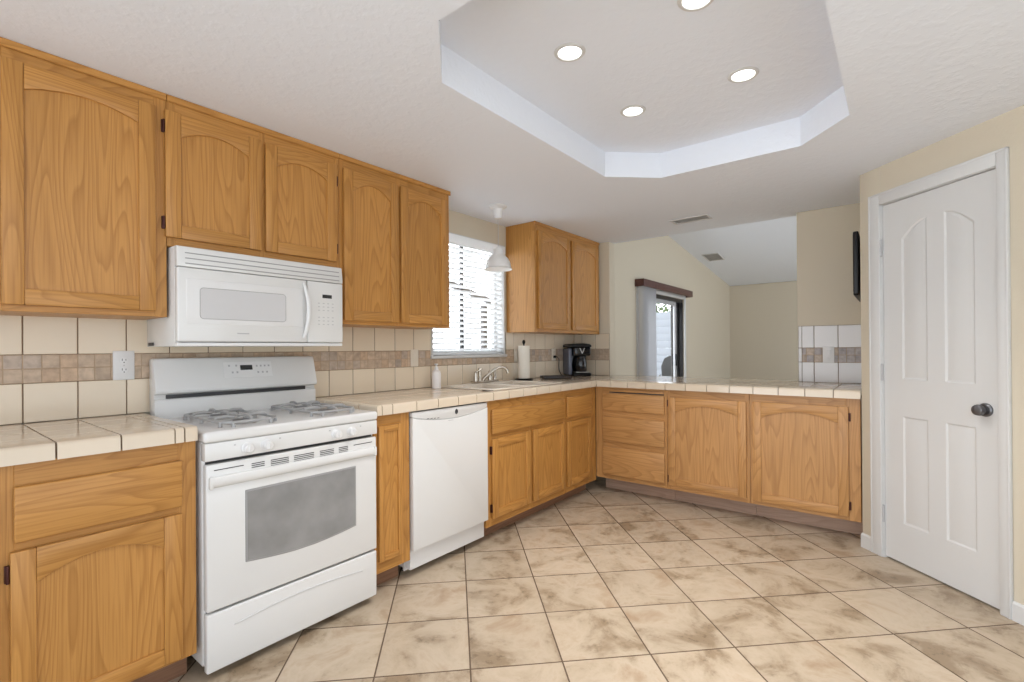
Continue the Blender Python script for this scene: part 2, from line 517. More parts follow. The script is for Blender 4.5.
# pantry door: moulded panels
def door_panel_outline(kind, x0, x1, z0, z1, rise):
    pts = [(x0, z0), (x1, z0)]
    n = 12
    for i in range(n + 1):
        t = i / n
        x = x1 + (x0 - x1) * t
        if kind == 'L': h = math.sin(PI / 2 * (1 - t))      # climbs to the right
        elif kind == 'R': h = math.sin(PI / 2 * t)
        else: h = 0 if i in (0, n) else 0
        if kind == 'F' and 0 < i < n: continue
        pts.append((x, z1 + rise * h))
    return pts
def inset(pts, d):
    out = []
    n = len(pts)
    for i in range(n):
        p0, p1, p2 = Vector(pts[i - 1]), Vector(pts[i]), Vector(pts[(i + 1) % n])
        e1 = (p1 - p0).normalized(); e2 = (p2 - p1).normalized()
        n1 = Vector((-e1.y, e1.x)); n2 = Vector((-e2.y, e2.x))
        bis = n1 + n2
        if bis.length < 1e-4: bis = n1
        bis.normalize()
        k_ = d / max(0.4, bis.dot(n1))
        out.append(tuple(p1 + bis * k_))
    return out
def slab_with_panels(W, z0, z1, panels, x_off, yf, m):
    """flat door front at y=yf with sunk moulded panels; a mesh with stepped rings"""
    bm_ = MB()
    tb = bmesh.new()
    outer = [tb.verts.new((x_off, yf, z0)), tb.verts.new((x_off + W, yf, z0)), tb.verts.new((x_off + W, yf, z1)), tb.verts.new((x_off, yf, z1))]
    edges = [tb.edges.new((outer[i], outer[(i + 1) % 4])) for i in range(4)]
    for pts in panels:
        kd, a0, a1, c0, c1, ri = pts
        ins = lambda d: door_panel_outline(kd, a0 + d, a1 - d, c0 + d, c1 - d * 0.8, ri)
        pts = ins(0.0)
        rings = [(pts, 0.0), (ins(0.010), 0.005), (ins(0.016), 0.005), (ins(0.034), 0.0015)]
        vr = []
        for rp, dep in rings:
            vr.append([tb.verts.new((p[0], yf + dep, p[1])) for p in rp])
        n = len(pts)
        for i in range(n): edges.append(tb.edges.new((vr[0][i], vr[0][(i + 1) % n])))
        for k in range(len(vr) - 1):
            for i in range(n):
                tb.faces.new((vr[k][i], vr[k][(i + 1) % n], vr[k + 1][(i + 1) % n], vr[k + 1][i]))
        tb.faces.new(vr[-1])
    bmesh.ops.triangle_fill(tb, use_beauty=True, edges=edges, normal=(0, -1, 0))
    # remove any faces filling the panel mouths (panels already have floors)
    bmesh.ops.recalc_face_normals(tb, faces=tb.faces[:])
    bm_._merge(tb, m)
    return bm_
dz0, dz1 = 0.012, 2.050
panels = [('L', 0.272, 0.420, 1.045, 1.835, 0.085),
          ('R', 0.512, 0.660, 1.045, 1.835, 0.085),
          ('F', 0.272, 0.420, 0.235, 0.838, 0),
          ('F', 0.512, 0.660, 0.235, 0.838, 0)]
door = thing('door_1', 'white moulded four panel pantry door with a dark round knob, in the angled wall', 'door', PK, pantry)
door['kind'] = 'structure'
bm_ = slab_with_panels(0.614, dz0, dz1, panels, 0.156, 0.006, 'trim')
bm_.box(0.156, 0.770, 0.016, 0.046, dz0, dz1, 'trim')
for a, c_, d_, e_ in ((0.156, 0.1562, dz0, dz1), (0.7698, 0.770, dz0, dz1)):
    bm_.box(a, c_, 0.006, 0.03, d_, e_, 'trim')
bm_.box(0.156, 0.770, 0.006, 0.03, dz1 - 0.0004, dz1, 'trim'); bm_.box(0.156, 0.770, 0.006, 0.03, dz0, dz0 + 0.0004, 'trim')
bm_.build('door_slab', door, ang=0.3)
b = MB()
b.lathe([(0.0, -0.052), (0.016, -0.052), (0.024, -0.047), (0.027, -0.036), (0.023, -0.024), (0.013, -0.017), (0.011, -0.002)], (0.705, 0, 0.927), 'pewter', 'y')
b.lathe([(0.0, -0.006), (0.026, -0.006), (0.032, -0.001), (0.032, 0.006)], (0.705, 0, 0.927), 'pewter', 'y')
kn = b.build('door_knob', door); kn['label'] = 'dark pewter round knob'
MB().box(0.764, 0.7705, 0.001, 0.0065, 0.895, 0.955, 'pewter').build('strike_plate', door)
for z in (0.207, 1.03, 1.755):
    b = MB(); b.lathe([(0.0, 0), (0.007, 0.001), (0.007, 0.099), (0.0, 0.1)], (0.1535, -0.007, z), 'lgrey', n=10)
    b.box(0.1545, 0.160, 0.0015, 0.006, z, z + 0.1, 'trim')
    b.build('hinge', door)

# ------------------------------------------------------------------ ceiling with the clipped-corner tray
T = [(1.085, -1.505), (1.345, -1.247), (2.715, -1.247), (2.955, -1.505), (2.955, -2.26), (2.70, -2.488), (1.345, -2.488), (1.085, -2.22)]
tb = bmesh.new()
outer = [tb.verts.new(p + (CEIL,)) for p in ((-2.2, -5.6), (4.46, -5.6), (4.46, 0.0), (-2.2, 0.0))]
ed = [tb.edges.new((outer[i], outer[(i + 1) % 4])) for i in range(4)]
lo = [tb.verts.new(p + (CEIL,)) for p in T]
ed += [tb.edges.new((lo[i], lo[(i + 1) % 8])) for i in range(8)]
bmesh.ops.triangle_fill(tb, use_beauty=True, edges=ed, normal=(0, 0, -1))
hi = [tb.verts.new(p + (TRAY,)) for p in T]
for i in range(8): tb.faces.new((lo[i], lo[(i + 1) % 8], hi[(i + 1) % 8], hi[i]))
tb.faces.new(hi)
bad = [f for f in tb.faces if abs(f.calc_center_median().z - CEIL) < 1e-4 and
       1.345 < f.calc_center_median().x < 2.70 and -2.2 < f.calc_center_median().y < -1.5]
b = MB(); b._merge(tb, 'ceil')
b.box(-2.2, 4.46, -5.6, 0.0, 2.47, 2.50, 'ceil')
struct(b.build('ceiling', ang=0.3))
b = MB()
b.prism([(4.46, VZ(4.46)), (10.58, VZ(10.58)), (10.58, VZ(10.58) + 0.06), (4.46, VZ(4.46) + 0.06)], 'y', -5.6, 0.13, 'ceil')
struct(b.build('ceiling_living'))

# ------------------------------------------------------------------ kitchen window
win = thing('window_1', 'window with white trim above the sink', 'window', (WX0, 0, WZ0)); win['kind'] = 'structure'
def rel(o, dx, dy, dz): pass
b = MB()
W_, H_ = WX1 - WX0, WZ1 - WZ0
for x0, x1, z0, z1 in ((0, 0.035, 0, H_), (W_ - 0.035, W_, 0, H_), (0.035, W_ - 0.035, 0, 0.035), (0.035, W_ - 0.035, H_ - 0.035, H_),):
    b.box(x0, x1, 0.085, 0.12, z0, z1, 'trim', 0.002)
b.build('window_frame', win)
MB().box(0.410, 0.436, 0.088, 0.118, 0.035, H_ - 0.035, 'bronze', 0.002).build('mullion', win)['label'] = 'dark bronze upright bar'
MB().box(0.03, W_ - 0.03, 0.100, 0.104, 0.03, H_ - 0.03, 'glass').build('pane', win)
b = MB()
b.box(-0.010, W_ + 0.012, -0.022, 0.085, -0.022, 0.0, 'trim', 0.004)
b.box(W_ - 0.012, W_, -0.008, 0.085, 0.0, H_, 'trim', 0.002)
b.box(0.0, 0.012, -0.008, 0.085, 0.0, H_, 'trim', 0.002)
b.box(0.012, W_ - 0.012, -0.004, 0.085, H_ - 0.012, H_, 'trim', 0.002)
b.build('window_sill', win)
# blind
bl = thing('window_blind', 'white horizontal slat blind hanging in the window above the sink', 'blind', (WX0, 0, WZ0))
b = MB(); b.box(0.016, W_ - 0.016, -0.030, 0.030, H_ - 0.080, H_ - 0.014, 'slat', 0.004); b.build('head_rail', bl)
b = MB()
z = 0.045
while z < H_ - 0.09:
    # each slat tilted about its long axis
    t = math.radians(20)
    c_, s_ = math.cos(t) * 0.024, math.sin(t) * 0.024
    b.prism([(0.030 - c_, z + s_ - .0013), (0.030 + c_, z - s_ - .0013), (0.030 + c_, z - s_ + .0013), (0.030 - c_, z + s_ + .0013)], 'x', 0.02, W_ - 0.02, 'slat')
    z += 0.041
b.build('slats', bl)
MB().box(0.018, W_ - 0.018, 0.006, 0.054, 0.004, 0.022, 'slat', 0.004).build('bottom_rail', bl)
for x in (0.12, W_ * 0.5, W_ - 0.12):
    MB().box(x - 0.0015, x + 0.0015, 0.002, 0.004, 0.02, H_ - 0.08, 'slat').build('ladder_cord', bl)
b = MB(); b.tube([(W_ - 0.05, -0.012, H_ - 0.085), (W_ - 0.05, -0.016, 0.42)], 0.002, 'slat', 6)
b.lathe([(0.0, 0.38), (0.006, 0.385), (0.004, 0.42), (0, 0.421)], (W_ - 0.05, -0.016, 0), 'slat', n=8)
b.build('pull_cord', bl)

# ------------------------------------------------------------------ patio slider in the living room
sl = thing('door_2', 'sliding glass patio door in the living room wall', 'door', (SX0, 0, 0)); sl['kind'] = 'structure'
SW = SX1 - SX0
b = MB()
b.box(0, 0.05, 0.01, 0.12, 0, SZ1, 'trim', 0.003); b.box(SW - 0.02, SW, 0.01, 0.12, 0, SZ1, 'bronze', 0.003)
b.box(0.05, SW - 0.05, 0.01, 0.12, SZ1 - 0.05, SZ1, 'bronze', 0.003); b.box(0.05, SW - 0.05, 0.01, 0.12, 0, 0.03, 'bronze', 0.003)
b.build('door_frame', sl)
def sash(name, x0, x1, y0, y1, m):
    o = MB()
    for a, c_, z0, z1 in ((x0, x0 + 0.06, 0.03, SZ1 - 0.05), (x1 - 0.06, x1, 0.03, SZ1 - 0.05), (x0 + 0.06, x1 - 0.06, 0.03, 0.12), (x0 + 0.06, x1 - 0.06, SZ1 - 0.11, SZ1 - 0.05)):
        o.box(a, c_, y0, y1, z0, z1, m, 0.003)
    o = o.build(name, sl)
    MB().box(x0 + 0.05, x1 - 0.05, (y0 + y1) / 2 - 0.002, (y0 + y1) / 2 + 0.002, 0.11, SZ1 - 0.10, 'glass').build('pane', o)
    return o
sash('fixed_sash', 0.05, 0.60, 0.075, 0.108, 'trim')
s2 = sash('sliding_sash', 0.55, 1.50, 0.040, 0.070, 'lgrey')
s3 = sash('screen_sash', 1.44, SW - 0.02, 0.076, 0.106, 'bronze')
b = MB(); b.box(1.455, 1.48, 0.010, 0.041, 0.95, 1.13, 'black', 0.004); b.build('pull_handle', s2)
b = MB()
b.box(-0.07, 0.0, -0.016, 0.0, 0, SZ1 + 0.06, 'trim', 0.003); b.box(SW, SW + 0.07, -0.016, 0, 0, SZ1 + 0.06, 'trim', 0.003)
b.box(0, SW, -0.016, 0.0, SZ1, SZ1 + 0.06, 'trim', 0.003)
struct(b.build('trim_2', loc=(0, 0, 0))).location = (SX0, 0, 0)
va = thing('vertical_blind', 'stacked white vertical blind under a dark wooden valance at the patio door', 'blind', (5.915, 0, 0))
VL = 1.89
b = MB(); b.box(0, VL, -0.125, -0.107, 2.020, 2.114, 'valance', 0.003); b.box(0, 0.018, -0.107, 0.0, 2.020, 2.114, 'valance', 0.002)
b.box(VL - 0.018, VL, -0.107, 0.0, 2.020, 2.114, 'valance', 0.002); b.box(0.018, VL - 0.018, -0.107, -0.018, 2.100, 2.114, 'valance')
b.build('valance', va)['label'] = 'dark mahogany wooden valance'
for i in range(14):
    x = 0.025 + i * 0.034
    b = MB()
    b.prism([(x, -0.098), (x + 0.004, -0.094), (x + 0.034, -0.024), (x + 0.030, -0.020), (x + 0.012, -0.055)], 'z', 0.03, 2.03, 'vane')
    b.build('vane', va)
# outside
struct(MB().box(4.6, 17.0, 0.13, 9.0, -0.12, -0.02, 'concrete').build('floor_patio'))
pp = thing('patio_cover', 'dark patio cover post and beam glimpsed between the slats of the kitchen blind', 'patio cover', (3.95, 0.85, -0.02))
MB().box(-0.03, 0.03, -0.03, 0.03, 0.0, 1.74, 'brownblk', 0.006).build('post', pp)
MB().prism([(-2.6, 2.34), (0.10, 1.74), (0.10, 1.80), (-2.6, 2.40)], 'y', -0.025, 0.025, 'brownblk', 0.004).build('beam', pp)
MB().box(-2.6, -2.48, -0.06, 0.06, 0.0, 2.30, 'brownblk', 0.006).build('post', pp)
struct(MB().box(-2.2, 4.6, 0.13, 9.0, -0.12, -0.02, 'concrete').build('floor_yard'))
fe = thing('garden_fence', 'white horizontal board fence beyond the patio door', 'fence', (13.6, 4.0, -0.02))
b = MB()
for i in range(11): b.box(0, 0.03, -3.5, 4.5, i * 0.205, i * 0.205 + 0.2045, 'fence', 0.006)
b.build('board_panel', fe)
for y in (-3.4, -1.4, 0.6, 2.6, 4.4): MB().box(0.03, 0.12, y, y + 0.09, 0, 2.26, 'fence', 0.004).build('fence_post', fe)
sh_ = MB()
rr = random.Random(3)
for i in range(900):
    c = Vector((15.6 + rr.gauss(0, 0.35), 3.9 + rr.uniform(-2.9, 3.2), 1.3 + rr.random() ** 0.6 * 1.9))
    d1 = Vector((rr.uniform(-1, 1), rr.uniform(-1, 1), rr.uniform(-.6, .6))).normalized() * 0.13
    d2 = d1.cross(Vector((rr.uniform(-1, 1), rr.uniform(-1, 1), 1))).normalized() * 0.05
    sh_.face([c - d1, c + d2, c + d1, c - d2], 'leaf')
sb = thing('garden_shrub', 'leafy green shrub showing above the fence beyond the patio door', 'shrub', (15.6, 3.9, -0.02))
fo = sh_.build('foliage', None); fo.parent = sb; fo.location = (-15.6, -3.9, 0.02)
for i in range(6):
    y = -2.5 + i * 1.0
    MB().tube([(0, y, 0), (0.05, y + 0.1, 1.0), (-0.02, y + 0.2, 2.2)], [0.04, 0.03, 0.01], 'brownblk', 6).build('stem', sb)
# patio chair (dark sling), seen through the slider
pc = thing('patio_chair', 'dark charcoal patio chair standing outside the sliding door', 'chair', (10.12, 1.02, -0.02), math.radians(-70))
MB().prism([(-0.24, 0.40), (0.24, 0.43), (0.24, 0.46), (-0.24, 0.43)], 'x', -0.26, 0.26, 'sling', 0.006).build('seat', pc)
b = MB()
pts = [(-0.24, 0.44), (0.24, 0.44), (0.27, 0.85), (0.20, 1.02), (0.08, 1.08), (-0.08, 1.08), (-0.20, 1.02), (-0.27, 0.85)]
b.prism(pts, 'y', 0.25, 0.275, 'sling', 0.004); b.build('backrest', pc)
for sx in (-1, 1):
    for sy in (-1, 1):
        MB().tube([(sx * 0.25, sy * 0.24, 0.44), (sx * 0.28, sy * 0.28, 0.0)], 0.016, 'black', 8).build('leg', pc)
    MB().tube([(sx * 0.29, 0.25, 0.66), (sx * 0.30, 0.0, 0.66), (sx * 0.29, -0.26, 0.62), (sx * 0.28, -0.27, 0.42)], 0.014, 'black', 8).build('armrest', pc)

# ================================================================== TILE BACKSPLASH AND COUNTERS
MOS = ['st0', 'st0', 'st1', 'st2']
def tile_region(b, u0, u1, z0, z1, ustart, pitch, P, rows, seed):
    """rows: list of (za, zb, kind).  P(u0,u1,z0,z1,t,mat,bev) adds one tile"""
    rg = random.Random(seed)
    for za, zb, kind in rows:
        if kind == 'field':
            k = math.floor((u0 - ustart) / pitch)
            while ustart + k * pitch < u1:
                a, c_ = ustart + k * pitch + 0.002, ustart + (k + 1) * pitch - 0.002
                a2, c2, d2, e2 = max(a, u0), min(c_, u1), max(za + 0.002, z0), min(zb - 0.002, z1)
                if c2 - a2 > 0.006 and e2 - d2 > 0.006: P(a2, c2, d2, e2, 0.008, 'tile', 0.0018)
                k += 1
        else:
            if min(zb, z1) - za > 0.01: P(u0, u1, za, min(zb, z1), 0.0056, 'mgrout', 0.0)
            q = pitch / 3
            for r_ in range(2):
                zA, zB = za + (zb - za) * r_ / 2, za + (zb - za) * (r_ + 1) / 2
                k = math.floor((u0 - ustart) / q)
                while ustart + k * q < u1:
                    a2, c2 = max(ustart + k * q + 0.0015, u0), min(ustart + (k + 1) * q - 0.0015, u1)
                    d2, e2 = max(zA + 0.0015, z0), min(zB - 0.0015, z1)
                    m = rg.choice(MOS)
                    if c2 - a2 > 0.005 and e2 - d2 > 0.005: P(a2, c2, d2, e2, 0.007, m, 0.0015)
                    k += 1
ROWS = [(CT, 1.112, 'field'), (1.112, 1.222, 'strip'), (1.222, 1.377, 'field')]
GR = 0.005
b = MB()
def Pb(u0, u1, z0, z1, t, m, bev): b.box(u0, u1, -t, -0.001, z0, z1, m, bev, 1)
for (x0, x1, z1, us, pt) in ((-0.30, 2.402, 1.374, 0.308, 0.1615), (2.402, 3.27, 1.160, 0.308, 0.1615), (3.27, 4.392, 1.374, 0.308, 0.1615)):
    b.box(x0, x1, -GR, 0.0, CT + 0.0006, z1, 'grout')
    tile_region(b, x0, x1, CT + 0.001, z1, us, pt, Pb, ROWS, 11)
o = tag(b.build('tile_backsplash'), 'long cream tile backsplash with brown mosaic band behind the range and sink', 'backsplash')
b = MB()
FIELD = 'tile'
def Ps(u0, u1, z0, z1, t, m, bev): b.box(4.40 - t, 4.399, -u1, -u0, z0, z1, FIELD if m == 'tile' else m, bev, 1)
b.box(4.40 - GR, 4.40, -0.410, -0.009, CT + 0.0006, 1.377, 'grout')
tile_region(b, 0.009, 0.410, CT + 0.001, 1.377, 0.100, 0.155, Ps, ROWS, 5)
tag(b.build('tile_backsplash'), 'short cream tile panel on the wall stub behind the coffee maker', 'backsplash')
b = MB(); FIELD = 'ptile'; MOS = ['st3', 'st1', 'st3']
b.box(4.40 - GR, 4.40, -2.470, -2.042, CT + 0.0006, 1.392, 'grout')
ROWS2 = [(CT, 1.112, 'field'), (1.112, 1.222, 'strip'), (1.222, 1.392, 'field')]
tile_region(b, 2.068, 2.470, CT + 0.001, 1.392, 2.147 - 0.155, 0.155, Ps, ROWS2, 9)
for za, zb in ((CT + .002, 1.11), (1.114, 1.22), (1.224, 1.390)): Ps(2.043, 2.065, za, zb, 0.008, 'tile', 0.002)
tag(b.build('tile_backsplash'), 'whitish tile panel with grey mosaic squares at the end of the peninsula by the pantry', 'backsplash')

def edge_tile_x(b, x0, x1, yf, yb):
    """rounded nose tile along x: front face at yf, up over the top to yb"""
    prof = [(yf, CB), (yf, CT - 0.012)] + [(yf + 0.012 - 0.012 * math.cos(a), CT - 0.012 + 0.012 * math.sin(a)) for a in (PI / 8, PI / 4, 3 * PI / 8, PI / 2)] + [(yb, CT), (yb, CB + 0.02), (yf + 0.012, CB + 0.02), (yf + 0.012, CB)]
    b.prism(prof, 'x', x0, x1, 'ctile')
def edge_tile_y(b, y0, y1, xf, xb):
    prof = [(xf, CB), (xf, CT - 0.012)] + [(xf + 0.012 - 0.012 * math.cos(a), CT - 0.012 + 0.012 * math.sin(a)) for a in (PI / 8, PI / 4, 3 * PI / 8, PI / 2)] + [(xb, CT), (xb, CB + 0.02), (xf + 0.012, CB + 0.02), (xf + 0.012, CB)]
    tb = bmesh.new()
    va = [tb.verts.new((p[0], y0, p[1])) for p in prof]; vb = [tb.verts.new((p[0], y1, p[1])) for p in prof]
    tb.faces.new(va); tb.faces.new(vb[::-1])
    for i in range(len(prof)): tb.faces.new((va[i], vb[i], vb[(i + 1) % len(prof)], va[(i + 1) % len(prof)]))
    bmesh.ops.recalc_face_normals(tb, faces=tb.faces[:])
    b._merge(tb, 'ctile')
YF = -0.642
YN = YF + 0.155            # back edge of the nose tiles
def grid(a, b_, start, pitch):
    k = math.floor((a - start) / pitch); out = []
    while start + k * pitch < b_ - 1e-6:
        x0, x1 = max(a, start + k * pitch), min(b_, start + (k + 1) * pitch)
        if x1 - x0 > 0.006: out.append((x0 + 0.0025, x1 - 0.0025))
        k += 1
    return out
# left counter
b = MB()
b.box(-0.30, 0.687, YF + 0.014, -0.001, CB + 0.002, CT - 0.0045, 'grout')
segs = grid(-0.30, 0.618, 0.306 - 0.159, 0.159) + [(0.6195, 0.645), (0.650, 0.688)]
for x0, x1 in segs:
    edge_tile_x(b, x0, x1, YF, YN - 0.002)
    for y0, y1 in ((YN + .001, YN + .155 - .002), (YN + .156, YN + .31 - .002), (YN + .311, -0.010)):
        b.box(x0, x1, y0, y1, CB + 0.02, CT, 'ctile', 0.0012, 1)
tag(b.build('tile_countertop'), 'short cream tiled countertop left of the white range', 'countertop')
# main L counter, with the sink cut-out
SKX0, SKX1, SKY0, SKY1 = 2.43, 3.23, -0.575, -0.055
XF, XN = 3.700, 3.855
b = MB()
CX0 = 1.474
for x0, x1, y0, y1 in ((CX0, SKX0 + .015, YF + 0.014, -0.001), (SKX0 + .015, SKX1 - .015, YF + 0.014, SKY0 + .015), (SKX0 + .015, SKX1 - .015, SKY1 - .015, -0.001), (SKX1 - .015, 4.392, YF + 0.014, -0.001),
                       (XF + 0.014, 4.392, -2.470, YF + 0.014), (4.392, 4.60, -2.030, -0.420)):
    b.box(max(x0, CX0 + 0.014), x1, y0, y1, CB + 0.002, CT - 0.0045, 'grout')
def top_tile(x0, x1, y0, y1):
    # keep clear of the sink cut-out
    if x1 > SKX0 and x0 < SKX1 and y1 > SKY0 and y0 < SKY1:
        if y0 < SKY0 - 0.01: top_tile(x0, x1, y0, SKY0 - 0.001)
        if y1 > SKY1 + 0.01: top_tile(x0, x1, SKY1 + 0.001, y1)
        yy0, yy1 = max(y0, SKY0), min(y1, SKY1)
        if x0 < SKX0 - 0.01: b.box(x0, SKX0 - 0.001, yy0, yy1, CB + 0.02, CT, 'ctile', 0.0012, 1)
        if x1 > SKX1 + 0.01: b.box(SKX1 + 0.001, x1, yy0, yy1, CB + 0.02, CT, 'ctile', 0.0012, 1)
        return
    b.box(x0, x1, y0, y1, CB + 0.02, CT, 'ctile', 0.0012, 1)
for x0, x1 in [(1.506, 1.566)] + grid(1.568, XF, 1.568, 0.1575):
    ys = SKY0 - 0.001 if (x1 > SKX0 and x0 < SKX1) else YN - 0.002
    edge_tile_x(b, x0, x1, YF, ys)
for x0, x1 in [(1.506, 1.566)] + grid(1.568, 4.392, 1.568, 0.1575):
    for y0, y1 in ((YN + .001, YN + .153), (YN + .156, YN + .308), (YN + .311, -0.010)):
        if x0 > XF - 0.01 or True: top_tile(x0, x1, y0, y1)
for y0, y1 in grid(YF, -0.010, YF, 0.1575): edge_tile_y(b, y0, y1, CX0 + 0.0004, 1.5025)
b.box(CX0 + 0.001, 1.5025, YF + 0.0005, YF + 0.02, CB, CB + 0.03, 'ctile', 0.001, 1)
# corner piece and peninsula leg
for y0, y1 in grid(-2.473, YF, -0.769, 0.156):
    edge_tile_y(b, y0, y1, XF, XN - 0.002)
    for x0, x1 in grid(XN, 4.392, XN, 0.155): b.box(x0, x1, y0, y1, CB + 0.02, CT, 'ctile', 0.0012, 1)
for x0, x1 in grid(XF + 0.004, 4.392, XN - 0.155, 0.155): b.box(x0, x1, YF + .001, YN - .001, CB + 0.02, CT, 'ctile', 0.0012, 1)
for y0, y1 in grid(-2.028, -0.422, -0.769, 0.156): b.box(4.3925, 4.598, y0, y1, CB + 0.012, CT, 'ctile', 0.003, 1)
tag(b.build('tile_countertop'), 'long L-shaped cream tiled countertop running past the sink onto the peninsula', 'countertop')

# ================================================================== CABINETS
def arch_pts(x0, x1, zside, rise, n=14):
    """from right to left along an arch"""
    out = []
    for i in range(n + 1):
        t = i / n
        out.append((x1 + (x0 - x1) * t, zside + rise * math.sin(PI * t) ** 0.85 if 0 < t < 1 else zside))
    return out
TH = 0.020
def make_door(parent, x0, x1, z0, z1, arch=True, hinge=None, rise=None, sw=0.055, name='door'):
    """framed cabinet door in cabinet space; front at y=-TH"""
    w_, h_ = x1 - x0, z1 - z0
    sw = min(sw, w_ * 0.24)
    rise = (min(0.05, 0.115 * w_) if rise is None else rise) if arch else 0
    b = MB()
    b.box(0, sw, -TH, -0.001, 0, h_, 'oak', 0.003); b.box(w_ - sw, w_, -TH, -0.001, 0, h_, 'oak', 0.003)
    b.box(sw, w_ - sw, -TH, -0.001, 0, sw, 'oakh', 0.003)
    top = [(w_ - sw, h_)] + [(sw, h_)] + arch_pts(sw, w_ - sw, h_ - sw - rise, rise)[::-1]
    b.prism(top, 'y', -TH, -0.001, 'oakh', 0.003)
    d = b.build(name, parent); d.location = (x0, 0, z0)
    e = 0.006
    pn = [(sw - e, sw - e), (w_ - sw + e, sw - e)] + arch_pts(sw - e, w_ - sw + e, h_ - sw - rise + e, rise)
    b = MB(); b.prism(pn, 'y', -0.0105, -0.003, 'oak')
    # raised field with its slope
    f0 = inset(pn, 0.014); f1 = inset(pn, 0.030)
    p_ = b.build('door_panel', d)
    if hinge is not None:
        side, zs = hinge
        for zz in zs:
            b = MB()
            b.lathe([(0.0, -0.026), (0.004, -0.026), (0.0045, -0.02), (0.0045, 0.02), (0.004, 0.026), (0, 0.026)], (-0.0045 if side == 'L' else w_ + 0.0045, -0.0125, zz - z0), 'hinge', n=8)
            hx0, hx1 = (-0.0115, -0.0005) if side == 'L' else (w_ + 0.0005, w_ + 0.0115)
            b.box(hx0, hx1, -0.0075, -0.001, zz - z0 - 0.026, zz - z0 + 0.026, 'hinge', 0.002)
            b.build('hinge', d)
    return d
def make_drawer(parent, x0, x1, z0, z1, name='drawer'):
    b = MB(); w_, h_ = x1 - x0, z1 - z0
    b.box(0, w_, -TH, -0.001, 0, h_, 'oakh', 0.006, 3)
    o = b.build(name, parent); o.location = (x0, 0, z0)
    return o
def make_cabinet(name, label, cat, loc, rot, w_, z0, z1, depth, stiles, rails, kick=None, group=None, cz1=None, body='oak'):
    """cabinet space: x along the front, y=0 face frame front, +y to the wall"""
    t = thing(name, label, cat, loc, rot, group)
    g = 0.0008
    b = MB(); b.box(g, w_ - g, 0.0195, depth, z0, cz1 or z1, body, 0.0015, 1); b.build('carcass', t)
    b = MB()
    for a, c_ in stiles: b.box(max(a, g), min(c_, w_ - g), 0.0, 0.019, z0, z1, 'oak', 0.001, 1)
    ss = sorted(stiles)
    for i in range(len(ss) - 1):
        for za, zb in rails:
            if ss[i + 1][0] - ss[i][1] > 0.004: b.box(ss[i][1], ss[i + 1][0], 0.0, 0.019, za, zb, 'oakh', 0.001, 1)
    b.build('face_frame', t)
    if kick:
        b = MB(); b.box(g, w_ - g, kick[0], kick[0] + 0.018, 0.0, z0, kick[1] if len(kick) > 1 else 'kick'); b.build('toe_kick', t)
    return t

UF = -0.305
UG = 'oak wall cabinets along the range wall'
# A: big left wall cabinet
c = make_cabinet('wall_cabinet', 'oak wall cabinet with the largest arched door, at the far left beside the microwave', 'cabinet', (-0.29, UF, 0), 0, 0.985, 1.372, CEIL - 0.002, 0.303,
                 [(0, 0.045), (0.475, 0.515), (0.942, 0.985)], [(1.372, 1.398), (2.21, CEIL - .002)], group=UG)
make_door(c, 0.512, 0.943, 1.394, 2.219, rise=0.035); make_door(c, 0.045, 0.478, 1.394, 2.219, rise=0.035)
MB().box(0.001, 0.984, -0.010, -0.0005, 2.258, CEIL - 0.001, 'oakh', 0.002, 1).build('crown_strip', c)
# B: over the microwave
c = make_cabinet('wall_cabinet', 'short oak wall cabinet with two arched doors directly above the white microwave', 'cabinet', (0.695, UF, 0), 0, 0.787, 1.664, CEIL - 0.002, 0.303,
                 [(0, 0.03), (0.370, 0.398), (0.760, 0.787)], [(1.664, 1.71), (2.21, CEIL - .002)], group=UG)
make_door(c, -0.008, 0.374, 1.700, 2.217, hinge=('L', (2.151, 1.757)))
make_door(c, 0.394, 0.765, 1.700, 2.213, hinge=('R', (2.13, 1.77)))
MB().box(0.001, 0.786, -0.010, -0.0005, 2.258, CEIL - 0.001, 'oakh', 0.002, 1).build('crown_strip', c)
# C
c = make_cabinet('wall_cabinet', 'tall oak wall cabinet with two narrow arched doors, between microwave and window', 'cabinet', (1.482, UF, 0), 0, 0.821, 1.372, CEIL - 0.002, 0.303,
                 [(0, 0.03), (0.380, 0.412), (0.782, 0.821)], [(1.372, 1.40), (2.20, CEIL - .002)], group=UG)
make_door(c, 0.021, 0.385, 1.392, 2.212, rise=0.06); make_door(c, 0.406, 0.788, 1.392, 2.212, rise=0.06)
MB().box(0.001, 0.830, -0.010, -0.0005, 2.258, CEIL - 0.001, 'oakh', 0.002, 1).build('crown_strip', c)
# D
c = make_cabinet('wall_cabinet', 'oak wall cabinet with two arched doors right of the window, above the coffee maker', 'cabinet', (3.280, UF, 0), 0, 1.108, 1.370, CEIL - 0.002, 0.303,
                 [(0, 0.045), (0.530, 0.575), (1.06, 1.108)], [(1.370, 1.40), (2.20, CEIL - .002)], group=UG)
make_door(c, 0.035, 0.535, 1.396, 2.214, rise=0.055); make_door(c, 0.570, 1.066, 1.396, 2.214, rise=0.055)
MB().box(-0.008, 1.107, -0.010, -0.0005, 2.262, CEIL - 0.001, 'oakh', 0.002, 1).build('crown_strip', c)

BF = -0.610
BG = 'oak base cabinets under the tiled counter'
BT = CB + 0.001
